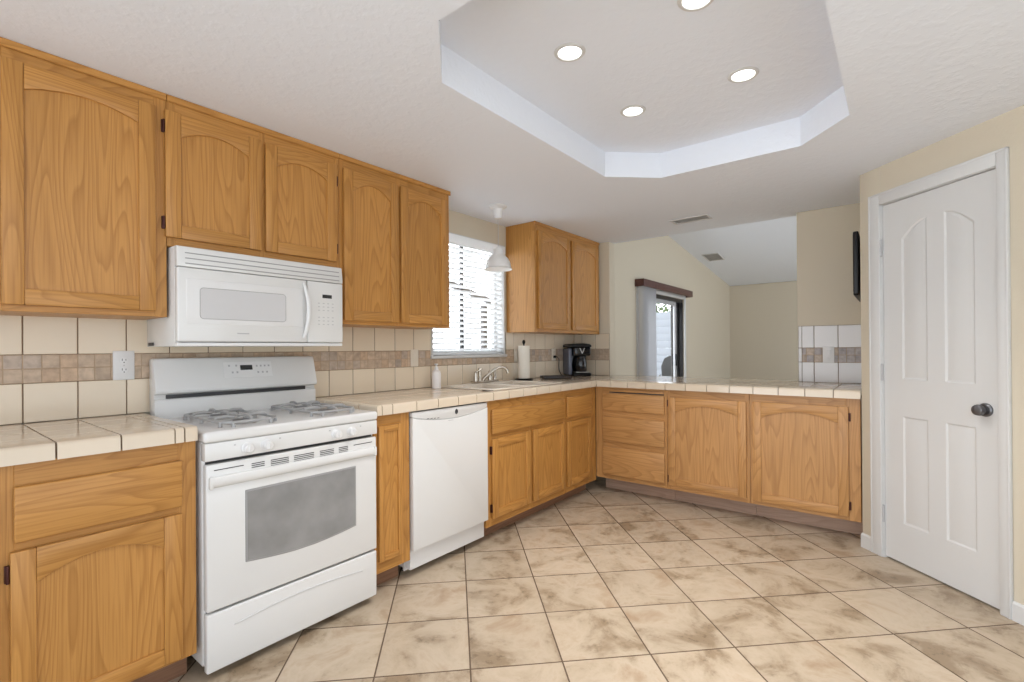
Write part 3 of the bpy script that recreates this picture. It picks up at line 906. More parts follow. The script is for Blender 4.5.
# left base
c = make_cabinet('base_cabinet', 'oak base cabinet with one drawer and one arched door, left of the range', 'cabinet', (-0.29, BF, 0), 0, 0.983, 0.115, BT, 0.605,
                 [(0, 0.04), (0.462, 0.508), (0.925, 0.983)], [(0.115, 0.14), (0.645, 0.69), (0.832, BT)], kick=(0.10,), group=BG)
make_drawer(c, 0.506, 0.935, 0.672, 0.838); make_drawer(c, 0.030, 0.464, 0.672, 0.838)
make_door(c, 0.498, 0.932, 0.131, 0.648, hinge=('L', (0.585, 0.20)), rise=0.05); make_door(c, 0.030, 0.464, 0.131, 0.648, hinge=('R', (0.585, 0.20)), rise=0.05)
# narrow base
c = make_cabinet('base_cabinet', 'very narrow oak base cabinet between the range and the dishwasher', 'cabinet', (1.476, BF, 0), 0, 0.224, 0.112, BT - 0.002, 0.605,
                 [(0, 0.025), (0.165, 0.224)], [(0.112, 0.18), (0.846, BT - 0.002)], kick=(0.10,), group=BG)
make_door(c, 0.018, 0.166, 0.172, 0.850, arch=False, sw=0.03)
# sink base
c = make_cabinet('base_cabinet', 'oak sink base cabinet with a wide drawer front over two doors, right of the dishwasher', 'cabinet', (2.312, BF, 0), 0, 0.925, 0.100, BT - 0.0005, 0.605,
                 [(0, 0.052), (0.456, 0.496), (0.900, 0.925)], [(0.100, 0.155), (0.648, 0.69), (0.838, BT - .0005)], kick=(0.10,), group=BG, cz1=0.775)
make_drawer(c, 0.048, 0.905, 0.686, 0.843, 'false_drawer_front')
make_door(c, 0.048, 0.459, 0.149, 0.655, hinge=('L', (0.585, 0.215)), arch=False); make_door(c, 0.493, 0.906, 0.149, 0.655, arch=False)
# corner base
c = make_cabinet('base_cabinet', 'oak corner base cabinet with a small drawer over one narrow door, where counter turns', 'cabinet', (3.237, BF, 0), 0, 0.503, 0.102, BT - 0.001, 0.605,
                 [(0, 0.028), (0.402, 0.503)], [(0.102, 0.155), (0.65, 0.69), (0.84, BT - .001)], kick=(0.10,), group=BG)
make_drawer(c, 0.024, 0.406, 0.687, 0.850); make_door(c, 0.024, 0.405, 0.149, 0.656, arch=False, hinge=('R', (0.59, 0.21)))
# peninsula: cabinet space x -> -y world
PX = 3.742
RP = -PI / 2
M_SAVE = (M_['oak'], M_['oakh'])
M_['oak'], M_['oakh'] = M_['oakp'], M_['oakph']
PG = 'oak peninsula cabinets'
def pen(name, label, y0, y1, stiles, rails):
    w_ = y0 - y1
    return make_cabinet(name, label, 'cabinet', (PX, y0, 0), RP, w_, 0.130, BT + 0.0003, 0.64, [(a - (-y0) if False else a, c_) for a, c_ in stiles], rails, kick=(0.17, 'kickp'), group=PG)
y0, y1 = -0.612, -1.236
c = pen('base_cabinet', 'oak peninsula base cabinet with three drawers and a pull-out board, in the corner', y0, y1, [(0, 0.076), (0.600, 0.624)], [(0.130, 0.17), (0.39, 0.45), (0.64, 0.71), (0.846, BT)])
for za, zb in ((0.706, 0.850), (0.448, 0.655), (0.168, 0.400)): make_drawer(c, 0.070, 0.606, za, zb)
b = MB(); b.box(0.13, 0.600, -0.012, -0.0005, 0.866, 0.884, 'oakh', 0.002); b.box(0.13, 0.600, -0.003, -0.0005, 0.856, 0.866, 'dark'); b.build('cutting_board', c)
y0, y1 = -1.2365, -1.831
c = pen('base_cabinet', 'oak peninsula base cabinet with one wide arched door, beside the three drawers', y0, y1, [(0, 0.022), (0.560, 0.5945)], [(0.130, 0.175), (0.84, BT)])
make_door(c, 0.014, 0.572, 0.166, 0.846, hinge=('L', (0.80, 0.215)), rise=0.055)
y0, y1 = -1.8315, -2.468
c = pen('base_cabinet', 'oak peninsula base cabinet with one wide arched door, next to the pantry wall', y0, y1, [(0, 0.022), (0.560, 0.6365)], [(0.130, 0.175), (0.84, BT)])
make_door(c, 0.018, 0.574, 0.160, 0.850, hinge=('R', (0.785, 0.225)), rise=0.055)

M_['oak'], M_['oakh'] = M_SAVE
# ================================================================== RANGE
def build_range():
    X0 = 0.709
    t = thing('gas_range', 'white freestanding gas range with grey oven window below the microwave', 'range', (X0, -0.01, 0))
    W = 0.756
    # body (sides, back, base)
    b = MB(); b.box(0, W, -0.605, -0.01, 0.055, 0.893, 'enamel', 0.004)
    b.build('body', t)
    for x in (0.05, W - 0.05):
        for y in (-0.56, -0.07):
            MB().lathe([(0.018, 0.0), (0.018, 0.01), (0.012, 0.014), (0.012, 0.06)], (x, y, 0), 'black', n=12).build('leveling_foot', t)
    # cooktop with raised rim
    b = MB()
    b.box(-0.004, W + 0.004, -0.645, -0.055, 0.889, 0.931, 'enamel', 0.012, 4)
    b.build('cooktop', t)
    # control panel, tilted slightly
    b = MB()
    b.prism([(-0.60, 0.822), (-0.642, 0.822), (-0.640, 0.888), (-0.60, 0.888)], 'x', 0, W, 'enamel', 0.003)
    cp = b.build('control_panel', t)
    for x in (0.10, 0.275, 0.50, 0.66): MB().box(x, x + 0.006, -0.6425, -0.6405, 0.868, 0.873, 'lgrey').build('burner_mark', cp)
    for x in (0.148, 0.224, 0.534, 0.612):
        b = MB()
        b.lathe([(0.0, -0.668), (0.014, -0.668), (0.0175, -0.664), (0.019, -0.648), (0.023, -0.645), (0.023, -0.640)], (x, 0, 0.851), 'white', 'y')
        b.box(x - 0.0035, x + 0.0035, -0.671, -0.660, 0.836, 0.866, 'white', 0.003)
        b.build('knob', t)
    # oven door
    b = MB()
    b.box(0.004, W - 0.004, -0.640, -0.606, 0.262, 0.808, 'enamel', 0.006, 3)
    b.box(0.012, W - 0.012, -0.612, -0.604, 0.808, 0.822, 'dark')
    dr = b.build('oven_door', t)
    # vents along its top
    b = MB()
    for x0, x1, r_ in ((0.03, 0.135, 1), (0.165, 0.215, 3), (0.240, 0.315, 4), (0.337, 0.427, 4), (0.455, 0.523, 4), (0.548, 0.595, 4), (0.625, 0.727, 1)):
        for k_ in range(r_):
            z = 0.786 - k_ * 0.0075
            b.box(x0, x1, -0.6412, -0.6395, z - 0.0016, z + 0.0016, 'dark')
    b.build('vent_slots', dr)
    # wide handle
    b = MB()
    prof = [(-0.639, 0.764), (-0.650, 0.760), (-0.656, 0.750), (-0.657, 0.738), (-0.654, 0.728), (-0.648, 0.722), (-0.639, 0.720)]
    b.prism(prof, 'x', 0.016, W - 0.016, 'enamel', 0.0)
    for x in (0.010, W - 0.026): b.box(x, x + 0.016, -0.656, -0.639, 0.718, 0.764, 'enamel', 0.006)
    b.build('oven_handle', dr)
    # window with slightly bowed lower edge
    pts = [(0.148, 0.680), (0.148, 0.414)]
    for i in range(1, 10):
        t_ = i / 10
        pts.append((0.148 + 0.480 * t_, 0.414 - 0.020 * math.sin(PI * t_)))
    pts += [(0.628, 0.414), (0.628, 0.680)]
    b = MB(); b.prism(inset(pts[::1], -0.008), 'y', -0.6425, -0.638, 'grey', 0.002, 1); b.prism(pts, 'y', -0.6435, -0.637, 'ovenwin')
    b.build('oven_window', dr)
    # drawer
    b = MB(); b.box(0.004, W - 0.004, -0.638, -0.606, 0.035, 0.252, 'enamel', 0.006, 3)
    b.box(0.012, W - 0.012, -0.610, -0.604, 0.250, 0.264, 'dark')
    d2 = b.build('storage_drawer', t)
    pts = []
    for i in range(17):
        t_ = i / 16; pts.append((0.10 + 0.57 * t_, -0.6385, 0.182 + 0.020 * math.sin(PI * t_)))
    MB().tube(pts, 0.003, 'whitetex', 8).build('drawer_pull', d2)
    # backguard: leaning console above a slot, vertical riser beneath
    b = MB()
    prof = [(-0.012, 0.90), (-0.012, 1.196), (-0.046, 1.200), (-0.056, 1.196), (-0.062, 1.185), (-0.098, 1.056), (-0.096, 1.044), (-0.088, 1.040), (-0.070, 1.038), (-0.070, 0.90)]
    b.prism(prof, 'x', 0.0, W, 'enamel', 0.003)
    bg_ = b.build('backguard', t)
    MB().box(0.045, 0.700, -0.0745, -0.068, 1.018, 1.036, 'dark', 0.002).build('vent_slot', bg_)
    MB().prism([(-0.070, 0.90), (-0.082, 0.93), (-0.082, 1.014), (-0.070, 1.020)], 'x', 0.0, W, 'enamel', 0.002).build('riser', bg_)
    # console on the slope
    sl_ = (-0.098 + 0.062) / (1.056 - 1.185)
    Y = lambda z: -0.062 + (z - 1.185) * sl_
    def slab(x0, x1, z0, z1, d, m, name, par):
        return MB().prism([(Y(z0) + 0.001, z0), (Y(z0) - d, z0), (Y(z1) - d, z1), (Y(z1) + 0.001, z1)], 'x', x0, x1, m, 0.0008, 1).build(name, par)
    cs = slab(0.283, 0.515, 1.100, 1.176, 0.002, 'white', 'console', bg_)
    slab(0.360, 0.418, 1.136, 1.160, 0.0035, 'lcd', 'clock_display', cs)
    b = MB()
    for x, z in ((0.305, 1.158), (0.338, 1.158), (0.318, 1.125), (0.340, 1.125), (0.436, 1.154), (0.456, 1.154), (0.476, 1.154), (0.496, 1.154), (0.440, 1.122), (0.462, 1.122), (0.484, 1.122)):
        MB().prism([(Y(z) , z - 0.004), (Y(z) - 0.004, z - 0.004), (Y(z + .004) - 0.004, z + 0.005), (Y(z), z + 0.005)], 'x', x, x + 0.008, 'lgrey').build('key', cs)
    # grates and burners
    for gx in (0.192, 0.572):
        for gy in (-0.254, -0.486):
            b = MB()
            b.lathe([(0.062, 0.9315), (0.060, 0.934), (0.040, 0.9345), (0.036, 0.942), (0.034, 0.944)], (gx, gy, 0), 'alu', n=24)
            b.lathe([(0.0, 0.9475), (0.030, 0.947), (0.034, 0.9455), (0.034, 0.944), (0.030, 0.943)], (gx, gy, 0), 'burner', n=24)
            b.build('burner', t)
        b = MB()
        zt, zf = 0.957, 0.950
        hw, y0, y1 = 0.108, -0.590, -0.150
        ym = (y0 + y1) / 2
        c = 0.035
        loop = [(gx - hw + c, y0), (gx + hw - c, y0), (gx + hw, y0 + c), (gx + hw, y1 - c), (gx + hw - c, y1), (gx - hw + c, y1), (gx - hw, y1 - c), (gx - hw, y0 + c), (gx - hw + c, y0)]
        b.tube([(p[0], p[1], zf) for p in loop], 0.006, 'grate', 8, cap=False)
        b.tube([(gx - hw, ym, zf), (gx + hw, ym, zf)], 0.006, 'grate', 8)
        for cy_ in (-0.254, -0.486):
            for a in range(4):
                ex, ey = math.cos(a * PI / 2), math.sin(a * PI / 2)
                if a % 2 == 0: ox, oy = gx + ex * hw, cy_
                else: ox, oy = gx, (y1 if ey > 0 and cy_ > ym else y0 if ey < 0 and cy_ < ym else ym)
                b.tube([(ox, oy, zf), (ox - ex * 0.014, oy - ey * 0.014, zt + 0.004), (gx + ex * 0.060, cy_ + ey * 0.060, zt + 0.006), (gx + ex * 0.026, cy_ + ey * 0.026, zt)], [0.006, 0.0075, 0.0075, 0.006], 'grate', 8)
        for px, py in ((gx - hw, y0 + c), (gx + hw, y0 + c), (gx - hw, y1 - c), (gx + hw, y1 - c), (gx - hw, ym), (gx + hw, ym), (gx - hw + c, y0), (gx + hw - c, y0), (gx - hw + c, y1), (gx + hw - c, y1)):
            b.lathe([(0.009, 0.9315), (0.007, 0.940), (0.006, 0.952)], (px, py, 0), 'grate', n=8)
        b.build('grate', t)
    return t
build_range()

# ================================================================== MICROWAVE
def build_microwave():
    t = thing('microwave', 'white over-the-range microwave hanging below the short oak cabinet', 'microwave', (0.7050, -0.0095, 0))
    W = 0.743
    z0, z1 = 1.252, 1.660
    yf = -0.348
    MB().box(0, W, yf, 0, z0, z1, 'enamel', 0.003).build('case', t)
    # bracket foot on the left side
    MB().box(-0.0035, -0.0003, -0.09, -0.03, z0 + 0.004, z0 + 0.018, 'dark').build('side_clip', t)
    # vent grille with louvres
    b = MB()
    b.prism([(yf, 1.575), (yf - 0.034, 1.575), (yf - 0.034, 1.600), (yf - 0.026, 1.656), (yf - 0.018, z1), (yf, z1)], 'x', 0, W, 'enamel', 0.004)
    gr = b.build('vent_grille', t)
    b = MB()
    for k_, z in enumerate((1.589, 1.610, 1.632)):
        y = yf - 0.034 + max(0, (z - 1.600)) * 0.143
        b.box(0.028, W - 0.020, y - 0.0012, y + 0.004, z - 0.0022, z + 0.0022, 'grey')
    b.build('louvre_slots', gr)
    # door
    dx = 0.548
    b = MB(); b.box(0.0, dx, yf - 0.034, yf, z0 + 0.018, 1.573, 'enamel', 0.007, 3)
    dr = b.build('microwave_door', t)
    b = MB(); b.box(0.026, 0.528, yf - 0.0355, yf - 0.02, 1.340, 1.532, 'white', 0.008, 3); b.build('door_surround', dr)
    pts = []
    for cx_, cz_, a0 in ((0.440 - .014, 1.494 - .014, 0), (0.080 + .014, 1.494 - .014, PI / 2), (0.080 + .014, 1.366 + .014, PI), (0.440 - .014, 1.366 + .014, 3 * PI / 2)):
        for i in range(6):
            a = a0 + i / 5 * PI / 2
            pts.append((cx_ + 0.014 * math.cos(a), cz_ + 0.014 * math.sin(a)))
    b = MB(); b.prism(pts, 'y', yf - 0.0365, yf - 0.02, 'mwwin')
    wo = b.build('door_window', dr)
    ring = [(p[0], yf - 0.0358, p[1]) for p in pts] + [(pts[0][0], yf - 0.0358, pts[0][1])]
    MB().tube(ring, 0.0013, 'grey', 6, cap=False).build('window_gasket', wo)
    # bowed handle
    path = []
    for i in range(15):
        t_ = i / 14
        path.append((0.528 + 0.016 * math.sin(PI * t_), yf - 0.036 - 0.020 * math.sin(PI * t_) ** 0.6, 1.558 - t_ * (1.558 - 1.292)))
    MB().tube(path, [0.007 + 0.004 * math.sin(PI * i / 14) for i in range(15)], 'white', 10).build('door_handle', dr)
    # control panel
    b = MB(); b.box(dx + 0.002, W, yf - 0.034, yf, z0 + 0.018, 1.573, 'enamel', 0.006, 3)
    cp = b.build('control_panel', t)
    MB().box(0.628, 0.680, yf - 0.0352, yf - 0.03, 1.493, 1.511, 'lcd', 0.001, 1).build('clock_display', cp)
    rg = random.Random(4)
    for r_ in range(7):
        for q in range(4):
            z = 1.466 - r_ * 0.0175
            if r_ == 3: continue
            x = 0.604 + q * 0.025
            MB().box(x, x + 0.010, yf - 0.0348, yf - 0.032, z - 0.002, z + 0.002, 'lgrey').build('key', cp)
    # underside lip
    MB().box(0.0, W, yf - 0.028, yf, z0, z0 + 0.015, 'white', 0.003).build('bottom_trim', t)
    MB().box(0.225, 0.275, yf - 0.0345, yf - 0.033, 1.305, 1.310, 'lgrey').build('maker_mark', dr)
    return t
build_microwave()

# ================================================================== DISHWASHER
def build_dishwasher():
    t = thing('dishwasher', 'white dishwasher with a curved handle recess under the tiled counter', 'dishwasher', (1.7045, -0.60, 0))
    W = 0.602
    MB().box(0.004, W - 0.004, 0.0, 0.57, 0.05, 0.895, 'white', 0.003).build('tub', t)
    pts = [(0, 0.160), (W, 0.160), (W, 0.862)]
    n = 20
    low = []
    for i in range(n + 1):
        t_ = i / n
        low.append((W * (1 - t_), 0.868 - 0.036 * math.sin(PI * (1 - t_)) ** 0.8 if 0 < t_ < 1 else 0.868))
    b = MB(); b.prism([(0, 0.160), (W, 0.160)] + low, 'y', -0.034, -0.001, 'enamel', 0.004)
    dp = b.build('door_panel', t)
    top = [(0, 0.896), (W, 0.896)] + [(x, z + 0.002) for x, z in low]
    b = MB(); b.prism(top, 'y', -0.030, -0.001, 'enamel', 0.003)
    cs = b.build('console', t)
    b = MB(); b.lathe([(0.0, -0.0335), (0.010, -0.0335), (0.012, -0.031), (0.012, -0.029)], (0.330, 0, 0.868), 'dark', 'y', 16)
    for v in b.bm.verts: v.co.z = 0.868 + (v.co.z - 0.868) * 1.25
    b.build('badge', cs)
    b = MB()
    for k_ in range(4): b.box(0.102 + k_ * 0.025, 0.118 + k_ * 0.025, -0.0315, -0.0295, 0.8505 - k_ * .0015, 0.8535 - k_ * .0015, 'dark')
    b.build('indicator_marks', cs)
    MB().box(0.26, 0.30, -0.0348, -0.0335, 0.822, 0.825, 'lgrey').build('maker_mark', dp)
    b = MB(); b.box(0.0, W, 0.045, 0.060, 0.035, 0.158, 'enamel', 0.003)
    kp = b.build('kick_plate', t)
    for x in (0.025, W - 0.025): MB().lathe([(0.0, 0.0430), (0.005, 0.0435), (0.005, 0.0455)], (x, 0, 0.095), 'dark', 'y', 10).build('screw', kp)
    for x in (0.06, W - 0.06): MB().lathe([(0.016, 0.0), (0.016, 0.01), (0.01, 0.012), (0.01, 0.05)], (x, 0.12, 0), 'black', n=10).build('leveling_foot', t)
    return t
build_dishwasher()

# ================================================================== SINK, FAUCET, SMALL THINGS
def build_sink():
    t = thing('sink', 'cream drop-in sink set in the tiled counter below the window', 'sink', (SKX0, SKY0, CT))
    W, D = SKX1 - SKX0, SKY1 - SKY0
    b = MB()
    # rim
    for x0, x1, y0, y1 in ((-0.012, 0.035, -0.012, D + 0.012), (W - 0.035, W + 0.012, -0.012, D + 0.012), (0.035, W - 0.035, -0.012, 0.035), (0.035, W - 0.035, D - 0.085, D + 0.012), (W / 2 - 0.02, W / 2 + 0.02, 0.035, D - 0.085)):
        b.box(x0, x1, y0, y1, 0.001, 0.010, 'sinkenamel', 0.004, 3)
    b.build('rim', t)
    for x0, x1 in ((0.035, W / 2 - 0.02), (W / 2 + 0.02, W - 0.035)):
        y0, y1 = 0.035, D - 0.085
        b = MB(); q = 0.006
        b.box(x0 - q, x0 + q, y0 - q, y1 + q, -0.16, 0.006, 'sinkenamel', 0.003); b.box(x1 - q, x1 + q, y0 - q, y1 + q, -0.16, 0.006, 'sinkenamel', 0.003)
        b.box(x0, x1, y0 - q, y0 + q, -0.16, 0.006, 'sinkenamel', 0.003); b.box(x0, x1, y1 - q, y1 + q, -0.16, 0.006, 'sinkenamel', 0.003)
        b.box(x0 - q, x1 + q, y0 - q, y1 + q, -0.172, -0.156, 'sinkenamel', 0.003)
        o = b.build('basin', t)
        MB().lathe([(0.0, -0.1545), (0.03, -0.1545), (0.04, -0.1555)], ((x0 + x1) / 2, (y0 + y1) / 2, 0), 'steel', n=20).build('drain', o)
build_sink()
def build_faucet():
    Z = CT + 0.0145
    t = thing('faucet', 'brushed nickel two-handle kitchen faucet with arched spout behind the sink', 'faucet', (2.86, -0.10, Z))
    b = MB(); b.box(-0.115, 0.165, -0.028, 0.028, 0, 0.014, 'steel', 0.008, 3); b.build('base_plate', t)
    # slanting gooseneck spout
    path = [(0.0, 0.0, 0.010), (0.008, -0.006, 0.03), (0.045, -0.032, 0.065), (0.085, -0.062, 0.100), (0.108, -0.080, 0.114), (0.130, -0.096, 0.116), (0.150, -0.112, 0.104), (0.160, -0.120, 0.082), (0.162, -0.122, 0.066)]
    MB().tube(path, [0.017, 0.014, 0.012, 0.011, 0.011, 0.011, 0.011, 0.012, 0.012], 'steel', 12).build('spout', t)
    for x, sgn in ((-0.08, 1), (0.085, 1)):
        b = MB(); b.lathe([(0.018, 0.012), (0.017, 0.045), (0.013, 0.06), (0.014, 0.075), (0.010, 0.085), (0.0, 0.088)], (x, 0, 0), 'steel', n=16)
        b.tube([(x, 0, 0.076), (x + 0.025, -0.010, 0.092), (x + 0.05, -0.018, 0.106)], [0.007, 0.006, 0.007], 'steel', 8)
        b.build('handle', t)
    b = MB(); b.lathe([(0.016, 0.012), (0.015, 0.03), (0.011, 0.04), (0.011, 0.085), (0.013, 0.10), (0.010, 0.112), (0, 0.114)], (-0.03, 0.004, 0), 'steel', n=14)
    b.build('center_post', t)
    b = MB(); b.lathe([(0.016, 0.0), (0.016, 0.02), (0.011, 0.03), (0.012, 0.075), (0.009, 0.09), (0, 0.092)], (0.145, 0.0, 0.012), 'steel', n=14)
    b.build('side_sprayer', t)
build_faucet()
# soap pump bottle
t = thing('soap_bottle', 'small white soap pump bottle on the counter left of the sink', 'bottle', (2.352, -0.12, CT))
b = MB(); b.lathe([(0.0, 0), (0.028, 0), (0.031, 0.004), (0.031, 0.105), (0.027, 0.120), (0.014, 0.130), (0.013, 0.138), (0, 0.138)], (0, 0, 0.0005), 'soap'); b.build('bottle_body', t)
b = MB(); b.lathe([(0.0125, 0.138), (0.0125, 0.150), (0.006, 0.152), (0.006, 0.165), (0.013, 0.166), (0.013, 0.174), (0, 0.175)], (0, 0, 0), 'white', n=14)
b.tube([(0, 0, 0.170), (-0.02, -0.022, 0.170), (-0.026, -0.028, 0.164)], 0.0045, 'white', 8); b.build('pump', t)
# paper towels
t = thing('paper_towel_holder', 'black upright paper towel holder on the counter right of the window', 'holder', (3.385, -0.11, CT))
MB().lathe([(0.0, 0), (0.072, 0), (0.080, 0.004), (0.080, 0.010), (0.072, 0.016), (0.0, 0.017)], (0, 0, 0.0005), 'black', n=32).build('base', t)
b = MB(); b.lathe([(0.006, 0.016), (0.006, 0.312), (0.010, 0.316), (0.014, 0.328), (0.013, 0.340), (0.006, 0.350), (0, 0.351)], (0, 0, 0), 'black', n=14); b.build('post', t)
b = MB(); b.lathe([(0.020, 0.019), (0.050, 0.019), (0.050, 0.300), (0.020, 0.300), (0.020, 0.019)], (3.385, -0.11, CT), 'paper', n=36)
tag(b.build('paper_towel_roll', loc=(3.385, -0.11, CT)), 'white paper towel roll standing on the black holder', 'paper towel')
# dark tray
t = thing('serving_tray', 'shallow dark brown tray lying on the counter in front of the coffee maker', 'tray', (3.725, -0.215, CT), math.radians(-45))
b = MB()
b.box(-0.116, 0.116, -0.09, 0.09, 0.0008, 0.010, 'brownblk', 0.004)
b.build('tray_base', t)
b = MB()
for x0, x1, y0, y1 in ((-0.128, -0.115, -0.1, 0.1), (0.115, 0.128, -0.1, 0.1), (-0.115, 0.115, -0.1, -0.088), (-0.115, 0.115, 0.088, 0.1)):
    b.box(x0, x1, y0, y1, 0.004, 0.026, 'brownblk', 0.004)
b.build('tray_rim', t)
# coffee maker
def build_coffee():
    t = thing('coffee_maker', 'black single cup coffee maker on the counter corner beside the wall stub', 'coffee maker', (4.205, -0.165, CT + 0.0005), math.radians(-38))
    b = MB(); b.box(-0.085, 0.10, -0.10, 0.13, 0.0, 0.035, 'black', 0.012, 3); b.build('base', t)
    b = MB(); b.box(-0.075, 0.10, 0.02, 0.13, 0.030, 0.30, 'blackgl', 0.015, 3); b.build('tower', t)
    b = MB(); b.prism([(-0.075, 0.20), (0.095, 0.20), (0.098, 0.285), (-0.078, 0.285)], 'y', -0.10, 0.05, 'blackgl', 0.014, 3)
    hd = b.build('brew_head', t)
    b = MB(); b.prism([(-0.006, -0.1008), (0.012, -0.1008), (0.030, -0.1008), (0.003, -0.1008)], 'z', 0.2, 0.2001, 'alu')
    b.bm.clear()
    b.prism([(-0.024, 0.276), (-0.016, 0.276), (0.004, 0.234), (0.024, 0.276), (0.032, 0.276), (0.008, 0.222), (0.0, 0.222)], 'y', -0.1035, -0.0985, 'alu'); b.build('chrome_chevron', hd)
    b = MB(); b.box(-0.118, -0.078, -0.05, 0.125, 0.012, 0.275, 'smoke', 0.014, 3); b.build('water_reservoir', t)
    b = MB(); b.prism([(-0.118, 0.284), (0.100, 0.284), (0.104, 0.298), (0.085, 0.314), (0.02, 0.322), (-0.09, 0.316), (-0.124, 0.302)], 'y', -0.105, 0.13, 'black', 0.006); b.build('lid', t)
    b = MB(); b.box(-0.055, 0.075, -0.098, 0.015, 0.036, 0.044, 'alu', 0.003); b.build('drip_tray', t)
    b = MB(); b.lathe([(0.0, 0.0445), (0.052, 0.0445), (0.060, 0.06), (0.062, 0.13), (0.050, 0.185), (0.046, 0.196), (0.0, 0.197)], (0.01, -0.040, 0), 'blackgl', n=28); b.build('carafe', t)
build_coffee()
# cord from the outlet to the coffee maker
b = MB()
b.tube([(4.00, -0.034, 1.150), (4.02, -0.045, 1.148), (4.035, -0.050, 1.12), (4.025, -0.055, 1.07), (4.02, -0.06, 1.02), (4.04, -0.07, 0.975), (4.07, -0.09, 0.9625), (4.10, -0.11, 0.9625), (4.13, -0.115, 0.9625), (4.155, -0.118, 0.967)], 0.0042, 'black', 8)
b.box(3.985, 4.015, -0.036, -0.0145, 1.138, 1.162, 'black', 0.004)
tag(b.build('power_cord'), 'black power cord plugged into the outlet beside the coffee maker', 'cord')

# ------------------------------------------------------------------ outlets and switch plates
def plate(name, label, loc, rotz, w_, h_, kind, m='white', group=None):
    t = thing(name, label, 'outlet' if 'outlet' in name else 'switch', loc, rotz, group)
    MB().box(-w_ / 2, w_ / 2, -0.006, 0.0, -h_ / 2, h_ / 2, m, 0.003, 2).build('cover_plate', t)
    if kind == 'duplex':
        for dz in (-0.021, 0.021):
            b = MB(); b.lathe([(0.0, -0.0085), (0.0155, -0.0085), (0.0165, -0.0075), (0.0165, -0.005)], (0, 0, dz), m, 'y', 20)
            o = b.build('receptacle', t)
            b = MB()
            b.box(-0.0075, -0.0052, -0.0088, -0.008, dz - 0.001, dz + 0.008, 'dark'); b.box(0.0052, 0.0075, -0.0088, -0.008, dz - 0.001, dz + 0.007, 'dark')
            b.lathe([(0.0, -0.0088), (0.0025, -0.0088), (0.0025, -0.008)], (0, 0, dz - 0.008), 'dark', 'y', 10)
            b.build('slots', o)
        MB().lathe([(0.0, -0.0072), (0.003, -0.007), (0.003, -0.0055)], (0, 0, 0), 'alu', 'y', 10).build('screw', t)
    else:
        MB().box(-0.017, 0.017, -0.009, -0.005, -0.033, 0.033, m, 0.002).build('rocker', t)
    return t
plate('wall_outlet', 'white duplex outlet in the mosaic band left of the range', (0.620, -0.0085, 1.172), 0, 0.076, 0.126, 'duplex')
plate('wall_switch', 'cream switch plate in the mosaic band left of the window', (2.247, -0.0085, 1.172), 0, 0.066, 0.118, 'rocker', 'cream')
plate('wall_switch', 'cream switch plate in the mosaic band just behind the paper towel roll', (3.400, -0.0085, 1.172), 0, 0.05, 0.115, 'rocker', 'cream')
plate('wall_outlet', 'cream outlet with the black plug in it, beside the coffee maker', (4.00, -0.0085, 1.172), 0, 0.070, 0.118, 'duplex', 'cream')
plate('wall_switch', 'white switch plate in the mosaic band at the end of the peninsula', (4.40 - 0.0085, -2.241, 1.168), -PI / 2, 0.074, 0.122, 'rocker', 'white')

# ------------------------------------------------------------------ wall television beside the pantry
t = thing('wall_television', 'black panel television seen edge-on beside the pantry door wall', 'television', (4.0, -2.476, 1.748))
b = MB()
b.prism([(-0.29, -0.20), (0.29, -0.20), (0.30, -0.19), (0.305, 0.0), (0.30, 0.19), (0.29, 0.20), (-0.29, 0.20), (-0.30, 0.19), (-0.305, 0.0), (-0.30, -0.19)], 'y', 0.010, 0.038, 'black', 0.010, 3)
b.build('case', t)
MB().box(-0.28, 0.28, 0.0375, 0.0395, -0.175, 0.185, 'blackgl', 0.001, 1).build('screen', t)
MB().box(-0.08, 0.08, 0.0005, 0.012, -0.08, 0.08, 'black').build('wall_bracket', t)

# ------------------------------------------------------------------ ceiling things
def can_light(x, y, label):
    t = thing('recessed_light', label, 'ceiling light', (x, y, TRAY), 0, 'recessed lights in the ceiling tray')
    MB().lathe([(0.047, -0.0015), (0.049, -0.006), (0.060, -0.005), (0.064, -0.0005)], (0, 0, 0), 'trim', n=32).build('trim_ring', t)
    MB().lathe([(0.0, -0.004), (0.036, -0.0035), (0.0475, -0.0015)], (0, 0, 0), 'lamp', n=32).build('lens', t)
    ld = bpy.data.lights.new('recessed_lamp', 'AREA'); ld.shape = 'DISK'; ld.size = 0.10; ld.energy = LAMP_W; ld.color = (1.0, 0.97, 0.94)
    ld.spread = math.radians(112)
    lo_ = bpy.data.objects.new('recessed_lamp', ld); COL.objects.link(lo_); lo_.parent = t; lo_.location = (0, 0, -0.012)
LAMP_W = 5.5
can_light(1.712, -1.612, 'recessed light in the ceiling tray, nearest the microwave')
can_light(2.337, -1.603, 'recessed light in the ceiling tray, nearest the window and sink')
can_light(2.337, -2.124, 'recessed light in the ceiling tray, nearest the pantry door')
can_light(1.725, -2.116, 'recessed light in the ceiling tray, cut by the top of the photo')

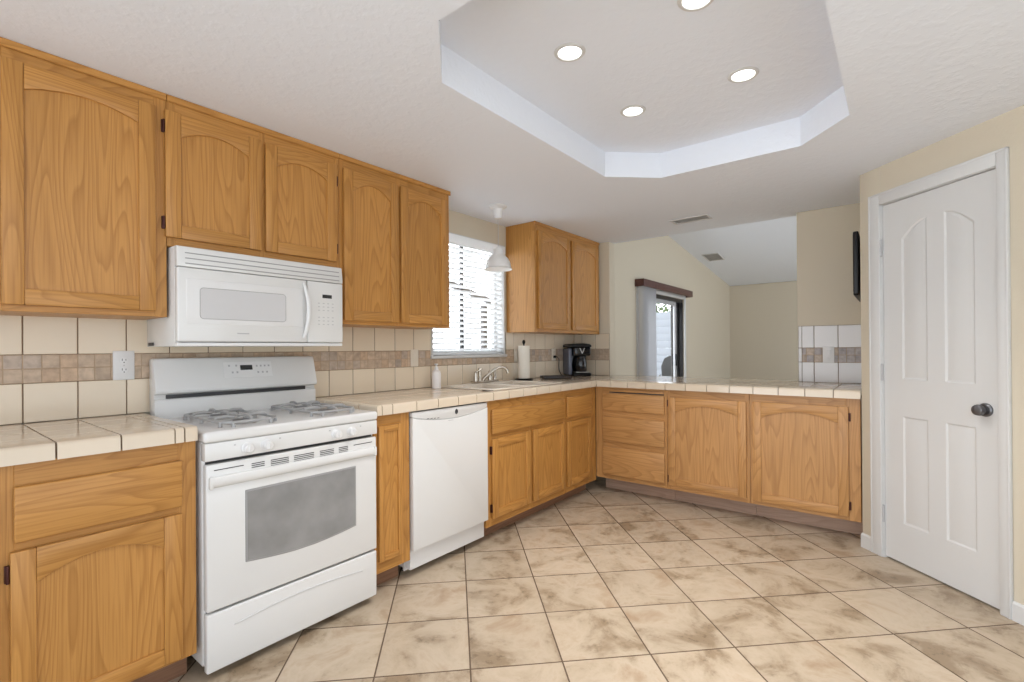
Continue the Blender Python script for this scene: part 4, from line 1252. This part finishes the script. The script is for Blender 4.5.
def vent(label, loc, rotz, L, W, tilt=0):
    t = thing('ceiling_vent', label, 'vent', loc, rotz); t.rotation_euler = (0, tilt, rotz)
    b = MB()
    for x0, x1, y0, y1 in ((-W / 2, W / 2, -L / 2, -L / 2 + .018), (-W / 2, W / 2, L / 2 - .018, L / 2), (-W / 2, -W / 2 + .018, -L / 2 + .018, L / 2 - .018), (W / 2 - .018, W / 2, -L / 2 + .018, L / 2 - .018)):
        b.box(x0, x1, y0, y1, -0.008, -0.0005, 'ventm', 0.002)
    b.build('frame', t)
    MB().box(-W / 2 + .017, W / 2 - .017, -L / 2 + .017, L / 2 - .017, -0.002, -0.0008, 'ventd').build('backing', t)
    b = MB()
    n = 12
    for i in range(n):
        y = -L / 2 + 0.024 + (L - 0.048) * (i + 0.5) / n
        b.prism([(y - 0.006, -0.007), (y - 0.004, -0.007), (y + 0.006, -0.002), (y + 0.004, -0.002)], 'x', -W / 2 + .018, W / 2 - .018, 'ventm')
    b.build('louvres', t)
vent('white slatted air vent in the kitchen ceiling near the pass-through', (4.06, -1.325, CEIL), 0, 0.30, 0.15)
vx = 8.40
vent('grey air vent high on the sloped living room ceiling', (vx, -0.27, VZ(vx) - 0.001), 0, 0.26, 0.40, math.atan(0.126))

# pendant over the sink
t = thing('pendant_light', 'white pendant lamp with a bell shade hanging in front of the window', 'pendant lamp', (2.766, -0.345, CEIL))
b = MB(); b.lathe([(0.0, -0.0005), (0.066, -0.0005), (0.068, -0.008), (0.058, -0.016), (0.036, -0.024), (0.033, -0.075), (0.026, -0.092), (0.0, -0.096)], (0, 0, 0), 'white'); b.build('canopy', t)
MB().tube([(0, 0, -0.09), (0.003, 0.0, -0.2), (0.0, 0, -0.31)], 0.0022, 'lgrey', 6).build('cord', t)
b = MB()
pr = [(0.020, -0.318), (0.038, -0.320), (0.042, -0.326), (0.043, -0.356), (0.050, -0.368), (0.072, -0.388), (0.086, -0.412), (0.092, -0.440), (0.094, -0.456), (0.103, -0.466), (0.101, -0.471), (0.088, -0.455), (0.080, -0.415), (0.066, -0.392), (0.046, -0.374), (0.036, -0.36), (0.034, -0.33), (0.020, -0.326), (0.020, -0.318)]
b.lathe(pr, (0, 0, 0), 'white', n=36); b.build('lamp_shade', t)
MB().lathe([(0.0, -0.300), (0.012, -0.303), (0.0195, -0.316), (0.0195, -0.36), (0.0, -0.365)], (0, 0, 0), 'white', n=14).build('socket', t)
b = MB(); b.lathe([(0.0, -0.445), (0.02, -0.44), (0.030, -0.42), (0.028, -0.395), (0.014, -0.366), (0.012, -0.36)], (0, 0, 0), 'bulb', n=16); b.build('bulb', t)
